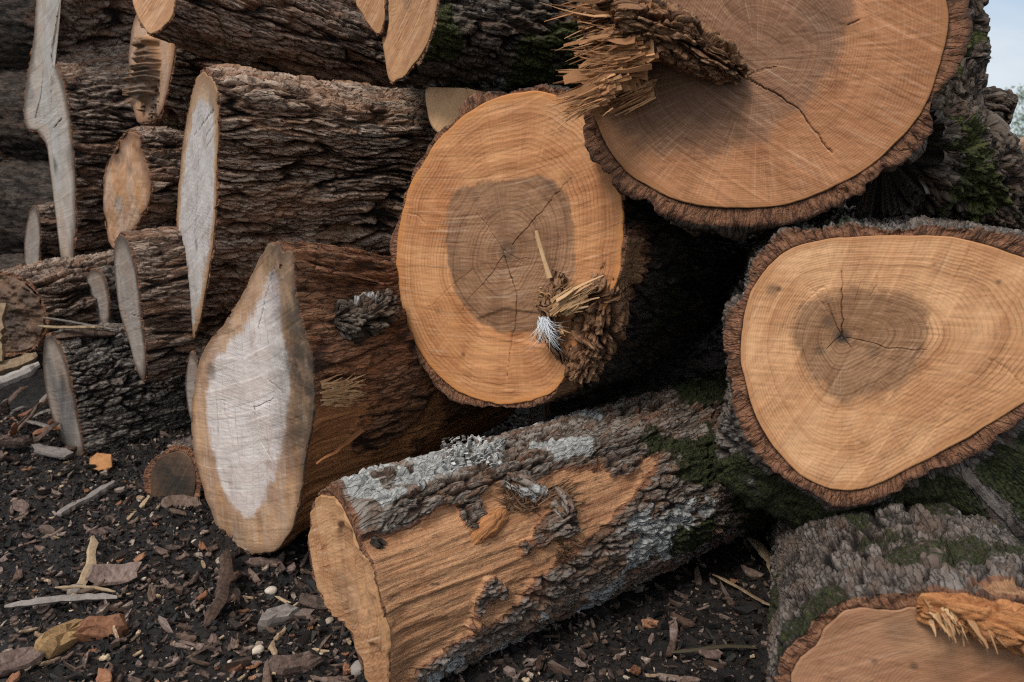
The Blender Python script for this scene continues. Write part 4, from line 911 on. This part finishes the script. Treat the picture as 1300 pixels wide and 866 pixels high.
# loose-piece prototypes
def stone_mesh(name, mat, r, seed):
    bm = bmesh.new(); bmesh.ops.create_icosphere(bm, subdivisions=3, radius=r); q = np.array([v.co[:] for v in bm.verts])
    d = fbm(q[:, 0] / r * .9 + seed * 7, q[:, 1] / r * .9, q[:, 2] / r * .9, seed=seed, octv=4)
    for v, k in zip(bm.verts, d): v.co *= .62 + .75 * float(k)
    for v in bm.verts: v.co.z *= .65
    for f in bm.faces: f.smooth = True
    me = bpy.data.meshes.new(name); bm.to_mesh(me); bm.free(); me.materials.append(mat); return me
def put(o, px, py, lift=.0, rot=None, pt=None):
    P = ground_pt(px, py) if pt is None else pt
    o.location = (float(P[0]), float(P[1]), float(P[2]) + lift)
    o.rotation_euler = rot if rot is not None else (U(-.45, .45), U(-.45, .45), U(0, 6.28))
def piece(me, name, label, cat, px, py, lift=.004, rot=None, group=None, pt=None):
    o = bpy.data.objects.new(name, me); put(o, px, py, lift, rot, pt); link(o); return tag(o, label, cat, group)

# single pieces one can point to
piece(chip_mesh('a', M_ORANGE, .12, .075, .012, 1, 0, .18, 6), 'wood_chunk', 'flat orange wedge of wood lying before the low left log', 'wood chunk', 130, 594, .02, (.7, -.1, -.45))
piece(chip_mesh('a', M_YELLOW, .125, .058, .03, 22, 0, .2, 14), 'wood_chunk', 'crumbly yellow-brown wood chunk below the long grey splinter', 'wood chunk', 82, 820, .02, (.55, .15, 1.35))
piece(chip_mesh('a', M_REDCHIP, .12, .06, .03, 3, 0, .2), 'bark_chip', 'large red-brown bark piece right of the crumbly yellow chunk', 'bark chip', 128, 806, .012, (.35, 0, .25), 'bark chips scattered on the soil')
piece(chip_mesh('a', M_GREYCHIP, .125, .062, .012, 4, .3, .2), 'bark_chip', 'broad grey and pink bark plate leaning beside the upright tan stick', 'bark chip', 145, 738, .016, (.5, .1, .35), 'bark chips scattered on the soil')
piece(chip_mesh('a', M_GREYWOOD, .10, .04, .032, 5, 0, .12), 'wood_chunk', 'grey weathered wood block lying between the pear-shaped log and the half peeled log', 'wood chunk', 355, 792, .014, (.2, -.05, .55))
piece(chip_mesh('a', M_GREYCHIP, .07, .035, .01, 6, .3, .25), 'bark_chip', 'pale pinkish bark flake standing up near the left edge', 'bark chip', 30, 650, .015, (1.0, .2, -.5), 'bark chips scattered on the soil')
piece(chip_mesh('a', M_GREYCHIP, .11, .05, .02, 7, .2, .25), 'bark_chip', 'pinkish bark slab in the bottom left corner', 'bark chip', 18, 850, .012, (.4, .1, .7), 'bark chips scattered on the soil')
piece(chip_mesh('a', M_GREYCHIP, .11, .045, .025, 8, .1, .3), 'bark_chip', 'bright pinkish bark lump on the soil at the bottom, left of the half peeled log', 'bark chip', 375, 850, .012, (.3, .1, .35), 'bark chips scattered on the soil')
piece(chip_mesh('a', M_GREYCHIP, .10, .03, .012, 9, .1, .2), 'bark_chip', 'flat pale bark strip just right below the foot of the pear-shaped log', 'bark chip', 338, 720, .012, (.3, .1, .15), 'bark chips scattered on the soil')
piece(chip_mesh('a', M_GREYWOOD, .16, .045, .018, 10, .1, .2), 'wood_chunk', 'grey wood slab lying in front of the low left log', 'wood chunk', 68, 582, .02, (.3, .1, -.2))
piece(chip_mesh('a', M_GREYCHIP, .12, .045, .03, 12, .1, .2), 'wood_chunk', 'pale grey block among the bark scraps at the left edge', 'wood chunk', 18, 572, .03, (.4, .1, .3))
piece(chip_mesh('a', M_BARKCHIP, .11, .06, .014, 13, .2, .3), 'bark_chip', 'dark brown flat bark plate left of the foot of the pear-shaped log', 'bark chip', 232, 645, .012, (.4, .1, .4), 'bark chips scattered on the soil')
piece(chip_mesh('a', M_GREYCHIP, .10, .035, .012, 14, .2, .3), 'bark_chip', 'pale bark flake touching the end of the half peeled log', 'bark chip', 402, 770, .01, (.4, .1, -.25), 'bark chips scattered on the soil')
for k, (x, y, r, lab) in enumerate([(283, 715, .016, 'cream stone at the foot of the pear-shaped log'), (328, 828, .014, 'cream and yellow stone near the bottom, below the grey wood block'), (458, 852, .022, 'rough grey stone against the end of the half peeled log'),
                                    (140, 675, .008, 'tiny white stone above the upright tan stick'), (95, 752, .018, 'pale grey-green stone at the foot of the upright tan stick'), (345, 752, .016, 'flat orange-tan stone above the grey wood block'), (418, 790, .010, 'small cream stone beside the end of the half peeled log')]):
    piece(stone_mesh('a', M_STONE if k not in (2, 4) else M_GREYWOOD, r, k + 2), 'stone', lab, 'stone', x, y, r * .35, (U(-.3, .3), U(-.3, .3), U(0, 6)))

def stick(name, label, p, q, w, mat, t=None, seed=1, group=None, n=14, cat='stick'):
    """a split, uneven stick from p to q"""
    p, q = np.asarray(p), np.asarray(q); d = q - p; Lh = np.linalg.norm(d); d = d / Lh; t = t or w * .55
    s_ = np.cross(d, [0, 0, 1.0]); s_ /= np.linalg.norm(s_) + 1e-9; u = np.cross(s_, d)
    V, Q = [], []; rr = random.Random(seed); ph = rr.uniform(0, 6)
    for k in range(n + 1):
        f = k / n; c = p + d * Lh * f + u * .012 * math.sin(f * 3 + ph) + s_ * (.010 * math.sin(f * 4.5 + ph) + rr.uniform(-.12, .12) * w)
        tap = min(1, .45 + 4 * min(f, 1 - f)) * rr.uniform(.85, 1.1)
        for j in range(7):
            an = 2 * math.pi * j / 7; V.append(c + (s_ * math.cos(an) * w + u * math.sin(an) * t) * .5 * tap * (1 + .18 * math.sin(j * 9 + seed)))
    for k in range(n):
        for j in range(7): i = 7 * k; Q.append((i + j, i + (j + 1) % 7, i + 7 + (j + 1) % 7, i + 7 + j))
    tr = [(0, j + 1, j) for j in range(1, 6)] + [(7 * n, 7 * n + j, 7 * n + j + 1) for j in range(1, 6)]
    o = mesh_np(name, np.array(V), np.array(Q), mat, None, None, np.array(tr), False, None, p)
    return tag(o, label, cat, group)
G = ground_pt
stick('stick', 'tan split stick standing aslant behind the grey and pink bark plate', G(92, 766) + [0, 0, .005], G(125, 700) + [0, 0, .035], .022, M_STICK, seed=2)
stick('splinter', 'long grey splinter lying across the soil above the crumbly yellow chunk', G(12, 788) + [0, 0, .03], G(150, 768) + [0, 0, .03], .022, M_GREYWOOD, seed=3)
stick('splinter', 'thin grey splinter resting on the long grey one', G(75, 772) + [0, 0, .045], G(148, 764) + [0, 0, .035], .010, M_STICK, seed=4)
stick('stick', 'short tan splinter on dark soil left of the pear-shaped log', G(165, 662) + [0, 0, .012], G(186, 638) + [0, 0, .016], .016, M_STICK, seed=5)
stick('stick', 'lower of two crossed grey sticks on top of the low left log', at(48, 410, 2.62), at(132, 420, 2.70), .022, M_STICK, seed=6)
stick('stick', 'upper of two crossed grey sticks on top of the low left log', at(55, 407, 2.64), at(150, 414, 2.74), .016, M_GREYWOOD, seed=7)
stick('bark_strip', 'brown bark strip under the crossed grey sticks', at(72, 432, 2.66), at(145, 420, 2.74), .045, M_BARKCHIP, .03, seed=8, cat='bark strip')
stick('split_slab', 'upper tan split slab at the left edge', at(-40, 480, 2.50), at(46, 448, 2.60), .06, M_STICK, .035, seed=9, cat='wood slab')
stick('split_slab', 'lower grey split slab at the left edge', at(-40, 496, 2.46), at(50, 462, 2.56), .05, M_GREYWOOD, .03, seed=10, cat='wood slab')
stick('split_slab', 'upright split piece at the left edge above the slabs', at(-2, 460, 2.55), at(-1, 385, 2.6), .05, M_STICK, .035, seed=11, cat='wood slab')
stick('stick', 'thin twig on the dark ground behind the half peeled log', G(905, 740) + [0, 0, .02], G(982, 775) + [0, 0, .02], .010, M_STICK, seed=12)
stick('stick', 'grey branch leaning in the dark gap right of the half peeled log', G(955, 700) + [0, 0, .03], G(988, 760) + [0, 0, .05], .026, M_STICK, seed=13)
stick('stick', 'mossy twig lying across the dark ground at the bottom right', G(850, 836) + [0, 0, .012], G(962, 832) + [0, 0, .016], .010, chip_mat('mossy_twig', [(.1, (.016, .011, .006)), (.6, (.045, .034, .018))]), seed=14)
stick('stick', 'dark root-like bark strip curving below the foot of the pear-shaped log', G(268, 800) + [0, 0, .02], G(292, 715) + [0, 0, .03], .03, M_BARKCHIP, seed=15)
stick('bark_strip', 'thin tan strip slanting on the soil right of the dark root-like strip', G(345, 845) + [0, 0, .012], G(360, 800) + [0, 0, .016], .016, M_STICK, seed=16, cat='bark strip')
stick('bark_strip', 'grey bark strip below the orange wedge', G(75, 660) + [0, 0, .015], G(142, 618) + [0, 0, .02], .035, M_GREYWOOD, seed=17, cat='bark strip')
for k in range(14):
    x, y = U(2, 62), U(505, 578); an = U(.1, 1.4)
    P = G(x, y); stick('bark_strip', 'shaggy brown bark strip heaped at the left edge', P + [0, 0, U(.01, .05)], P + np.array([.10 * math.cos(an), U(-.05, .08), .08 * math.sin(an)]) + [0, 0, .02], U(.014, .035), [M_BARKCHIP, M_REDCHIP, M_GREYWOOD][k % 3], seed=20 + k, group='bark strips heaped at the left edge', cat='bark strip')
# half-buried curved bark shell beside the pear-shaped log
wm = W_LOW
make_log('log_offcut', 'short offcut with grey bark half buried beside the pear-shaped log', (222, 604), 2.36, 20, -2,
         wood=[(212, 578), (228, 574), (242, 584), (248, 610), (240, 640), (215, 644), (195, 634), (192, 604), (200, 586)], outer=[(206, 570), (226, 564), (246, 574), (256, 606), (246, 648), (212, 652), (184, 640), (180, 606), (190, 580)],
         fmat=W_OLD, bmat=FLAKY, sty='grey', amp=.014, L=.30, seed=90, group=None, cat='log offcut', masks=lambda T, TH, P: dict(lich=.4 + 0 * T), stains=[(222, 610, 40, .9), (205, 600, 30, .7), (235, 625, 30, .7)], hk=0)

# scattered chips and stones: one object each
protos = {}
protos['bark'] = [chip_mesh('bark_chip', mt, lx, ly, t, 100 + i, bd, .3) for i, (mt, lx, ly, t, bd) in enumerate([(M_BARKCHIP, .06, .022, .008, .3), (M_BARKCHIP, .045, .025, .007, .3), (M_GREYCHIP, .05, .026, .007, .2), (M_BARKCHIP, .08, .018, .008, .1), (M_GREYCHIP, .035, .024, .006, .4), (M_REDCHIP, .045, .022, .008, .3), (M_BARKCHIP, .035, .02, .006, .2), (M_GREYCHIP, .07, .02, .008, .2)])]
protos['stone'] = [stone_mesh('stone', M_STONE, r, 40 + i) for i, r in enumerate((.008, .006, .010, .005))]
protos['wood'] = [chip_mesh('wood_chip', M_WOODCHIP, lx, ly, .006, 140 + i, .1, .25) for i, (lx, ly) in enumerate([(.05, .009), (.03, .012), (.022, .014)])]
glab = dict(bark=('bark_chip', 'small flake of bark lying loose on the black soil', 'bark chip', 'loose bark chips on the black soil', 290), stone=('stone', 'tiny cream pebble lying on the black soil', 'stone', 'tiny pebbles on the black soil', 36), wood=('wood_chip', 'small tan wood chip lying on the black soil', 'wood chip', 'tan wood chips on the black soil', 80))
for k, (nm, lab, cat, grp, n) in glab.items():
    for i in range(n):
        reg = 0 if random.random() < .86 else 1
        x, y = rand_px(reg)
        me = protos[k][i % len(protos[k])]
        o = bpy.data.objects.new(nm, me); put(o, x, y, U(.002, .010)); s = (.35 + .8 * random.random() ** 1.8) * (1.0 if k != 'stone' else .7); o.scale = (s, s, s * U(.8, 1.3)); link(o)
        tag(o, lab, cat, grp)
# the mulch nobody could count
def mulch(n, lo, hi, name, mat, seed, box, asp=(.25, .7), up=.004):
    rg = np.random.default_rng(seed)
    x = rg.uniform(box[0], box[1], n); y = rg.uniform(box[2], box[3], n)
    z = gheight(x, y) + rg.uniform(-.001, up, n)
    L = lo * (hi / lo) ** (rg.random(n) ** 1.7); W = L * rg.uniform(*asp, n); Tk = L * rg.uniform(.06, .18, n)
    yaw = rg.uniform(0, 2 * math.pi, n); tx = np.clip(rg.normal(0, .34, n), -.65, .65); ty = np.clip(rg.normal(0, .34, n), -.65, .65)
    base = np.array([(-1, -.7), (.2, -1), (1, -.3), (.8, .8), (-.3, 1), (-1, .5)])
    k = len(base); jit = rg.uniform(.6, 1.2, (n, k, 2))
    px = base[None, :, 0] * jit[..., 0] * L[:, None] * .5; py = base[None, :, 1] * jit[..., 1] * W[:, None] * .5
    zz = rg.normal(0, .10, (n, k)) * L[:, None]
    def tr(px, py, pz):
        x1 = px * np.cos(yaw)[:, None] - py * np.sin(yaw)[:, None]; y1 = px * np.sin(yaw)[:, None] + py * np.cos(yaw)[:, None]
        return np.stack([x1 + x[:, None], y1 + y[:, None], pz + px * np.tan(tx)[:, None] + py * np.tan(ty)[:, None] + z[:, None]], -1)
    top = tr(px, py, zz + Tk[:, None]); bot = tr(px * .9, py * .9, zz - Tk[:, None])
    V = np.concatenate([top, bot], 1).reshape(-1, 3); b = (np.arange(n) * 2 * k)[:, None]
    q = [np.stack([b[:, 0] + i for i in ids], -1) for ids in ((0, 1, 2, 3), (0, 3, 4, 5))] + [np.stack([b[:, 0] + i, b[:, 0] + k + i, b[:, 0] + k + (i + 1) % k, b[:, 0] + (i + 1) % k], -1) for i in range(k)]
    rn = np.repeat(rg.random(n), 2 * k)
    o = mesh_np(name, V, np.concatenate(q), mat, dict(rnd=rn), V[:, :2], None, False)
    return tag(o, kind='stuff')
mm_, N, b = new_mat('mulch_bits')
r_ = N.attr('rnd'); tcv = N.new('ShaderNodeNewGeometry').outputs['Position']
cl = N.ramp(N.math('ADD', N.math('MULTIPLY', r_, .8), N.math('MULTIPLY', N.noise(tcv, 130, 4, .7), .35)), [(.28, (.006, .0048, .0045)), (.52, (.014, .010, .008)), (.68, (.042, .025, .017)), (.82, (.085, .053, .038)), (.93, (.17, .125, .105)), (1.0, (.34, .27, .20))])
N.put(b.inputs['Base Color'], cl); b.inputs['Roughness'].default_value = .62
N.put(b.inputs['Normal'], N.bump(N.noise(tcv, 260, 3, .7), .7, .002))
mulch(52000, .003, .022, 'bark_mulch', mm_, 5, (-2.2, .2, 1.1, 3.0))
mulch(14000, .003, .022, 'bark_mulch', mm_, 6, (-.3, 1.0, 1.2, 2.6))
mulch(2600, .018, .055, 'bark_mulch', mm_, 8, (-2.2, .9, 1.1, 2.9), (.15, .45), .008)
for o in [o for o in COL.objects if o.name.startswith('bark_mulch')]: o['label'] = 'fine dark mulch of bark crumbs covering the soil'

# ------------------------------------------------------------------ far background
def far_log(cx, y, cz, r, L, label, seed):
    rr = random.Random(seed); n = 28; a_ = np.array([.75, .66, 0]); s_ = np.array([.66, -.75, 0]); V, Q = [], []
    rad = [r * (1 + .06 * math.sin(2 * q * 2 * math.pi / n + seed) + rr.uniform(-.02, .02)) for q in range(n)]
    for k in range(9):
        for q in range(n):
            an = 2 * math.pi * q / n; R = rad[q] * (1 + (0 if k == 0 else rr.uniform(-.03, .03)))
            V.append(np.array([cx, y, cz]) + s_ * math.cos(an) * R + np.array([0, 0, 1]) * math.sin(an) * R + a_ * L * k / 8)
    for k in range(8):
        for q in range(n): Q.append((k * n + q, k * n + (q + 1) % n, (k + 1) * n + (q + 1) % n, (k + 1) * n + q))
    b_ = np.array([cx, y, max(0, cz - r)]); E = empty('distant_log', b_, label, 'log', 'distant log pile')
    V = np.array(V); nv = len(V); at_ = {k: np.zeros(nv) for k in ('moss', 'lich', 'bare', 'rim')}; at_['hgt'] = np.random.default_rng(seed).random(nv); at_['rnd'] = np.random.default_rng(seed + 1).random(nv)
    mesh_np('bark', V, np.array(Q), SHAG, at_, V[:, [0, 2]] * .3, None, True, E, b_)
    F = []; A = []
    for k in range(7):
        for q in range(n):
            an = 2 * math.pi * q / n; R = rad[q] * .97 * k / 6; F.append(np.array([cx, y, cz]) + s_ * math.cos(an) * R + np.array([0, 0, 1]) * math.sin(an) * R - a_ * .01); A.append(k / 6)
    F = np.array(F); A = np.array(A); qd = [(k * n + q, k * n + (q + 1) % n, (k + 1) * n + (q + 1) % n, (k + 1) * n + q) for k in range(6) for q in range(n)]
    mesh_np('end_face', F, np.array(qd), W_RIGHT, dict(rad=A, heart=(A < .5) * 1.0, crack=0 * A, stain=0 * A), np.stack([(F - [cx, y, cz]) @ s_, F[:, 2] - cz], -1), None, True, E, b_)
fl = [('small round log end peeping out left, top of the distant pile', 1274, 189), ('pale log end below it, at the right edge of the distant pile', 1298, 206), ('log low in the distant pile, behind the root flare', 1262, 218), ('lowest log of the distant pile near the right edge', 1290, 236)]
for i, (lab, x, y) in enumerate(fl):
    P = at(x, y, 17.0 + .1 * i); far_log(P[0], P[1], P[2], .24, 2.6, lab, 400 + i)
# distant small tree
def tree(cx, y, h, rad, label, seed, n=5200):
    rg = np.random.default_rng(seed); gz = 0
    E = empty('broadleaf_tree', (cx, y, gz), label, 'tree')
    tr = lump('trunk', [(cx, y, -.1), (cx + .1, y, h * .35), (cx - .05, y, h * .7), (cx, y, h * .92)], [.12, .09, .06, .02], DARK, E, (cx, y, gz), seed, amp=.02, nth=24, ns=30)
    sp = []
    tips = []
    for k in range(46):
        z = h * rg.uniform(.15, .92); an = rg.uniform(0, 6.28); L = rad * rg.uniform(.45, 1.05) * (1 - .45 * abs(z / h - .45)); d = np.array([math.cos(an), math.sin(an), rg.uniform(.0, .5)])
        p = np.array([cx, y, z]); sp.append((p, d, (0, 0, 1), L, .05, .05, (0, .1), .2, .2)); tips += [p + d * L * f for f in (.35, .6, .8, 1.0)]
    fibres('limb', sp, SPL_ROT, E, (cx, y, gz), 4)
    tips = np.array(tips); c = tips[rg.integers(0, len(tips), n)] + rg.normal(0, .26, (n, 3)) * [1, 1, .6]
    s = rg.uniform(.03, .08, n)[:, None]; u = rg.normal(0, 1, (n, 3)); u /= np.linalg.norm(u, axis=1)[:, None]; w = np.cross(u, rg.normal(0, 1, (n, 3))); w /= np.linalg.norm(w, axis=1)[:, None]
    V = np.stack([c - u * s, c + w * s * .5, c + u * s, c - w * s * .5], 1).reshape(-1, 3); Q = np.arange(4 * n).reshape(-1, 4)
    mesh_np('crown', V, Q, LEAF, dict(rnd=np.repeat(rg.random(n), 4)), None, None, False, E, (cx, y, gz))
LEAF, N, b = new_mat('green_leaves'); N.put(b.inputs['Base Color'], N.ramp(N.attr('rnd'), [(0, (.03, .07, .012)), (.6, (.07, .15, .025)), (1, (.14, .22, .05))])); b.inputs['Roughness'].default_value = .6
P = at(1325, 150, 36); tree(P[0], P[1], 3.9, 2.4, 'small green tree beyond the distant log pile at the right edge', 501)

# ------------------------------------------------------------------ light, sky, camera
w = bpy.data.worlds.new('World'); SC.world = w; w.use_nodes = True
class WN: pass
N = NT(w); bg = N.n['Background']
sky = N.new('ShaderNodeTexSky', sky_type='NISHITA'); sky.sun_disc = False
SUN_EL, SUN_AZ = math.radians(52), math.radians(218)     # azimuth clockwise from +y: behind the camera, to the left
sky.sun_elevation = SUN_EL; sky.sun_rotation = SUN_AZ; sky.air_density = 1.0; sky.dust_density = 1.5
tcn = N.new('ShaderNodeTexCoord').outputs['Generated']
cn = N.noise(N.map(tcn, (1, 1, 2.2)), 2.6, 7, .6, .4)
cloud = N.mix(N.rng(cn, .3, .7), (3.5, 4.1, 4.95), (5.8, 6.0, 6.15))
sz = N.new('ShaderNodeSeparateXYZ'); N.put(sz.inputs[0], tcn)
el = N.rng(sz.outputs[2], .05, .85)
cloud = N.mix(el, N.mix(1.0, cloud, (.80, .84, .88), 'MULTIPLY'), N.mix(1.0, cloud, (1.60, 1.54, 1.46), 'MULTIPLY'))
N.put(bg.inputs['Color'], N.mix(N.rng(cn, .36, .62, .72, .95), sky.outputs[0], cloud))
bg.inputs['Strength'].default_value = .115
sl = bpy.data.lights.new('sun', 'SUN'); sl.energy = 2.0; sl.angle = math.radians(18); sl.color = (1, .95, .88)
so = bpy.data.objects.new('sun', sl); COL.objects.link(so)
dv = Vector((math.sin(SUN_AZ) * math.cos(SUN_EL), math.cos(SUN_AZ) * math.cos(SUN_EL), math.sin(SUN_EL)))
so.rotation_euler = dv.to_track_quat('Z', 'Y').to_euler()
cd = bpy.data.cameras.new('camera'); cd.lens = 28; cd.sensor_width = 36; cd.clip_start = .05; cd.clip_end = 2000
cd.dof.use_dof = True; cd.dof.focus_distance = 1.75; cd.dof.aperture_fstop = 5.0
co_ = bpy.data.objects.new('camera', cd); COL.objects.link(co_); co_.location = CAM; co_.rotation_euler = (math.pi / 2 - PITCH, 0, 0)
SC.camera = co_
vs = SC.view_settings; SC.display_settings.display_device = 'sRGB'; vs.view_transform = 'Standard'; vs.look = 'None'; vs.gamma = 1; vs.use_curve_mapping = False
vs.exposure = 0.5
SC.cycles.filter_width = 1.2; SC.cycles.use_denoising = False; SC.cycles.max_bounces = 3; SC.cycles.diffuse_bounces = 2; SC.cycles.glossy_bounces = 1
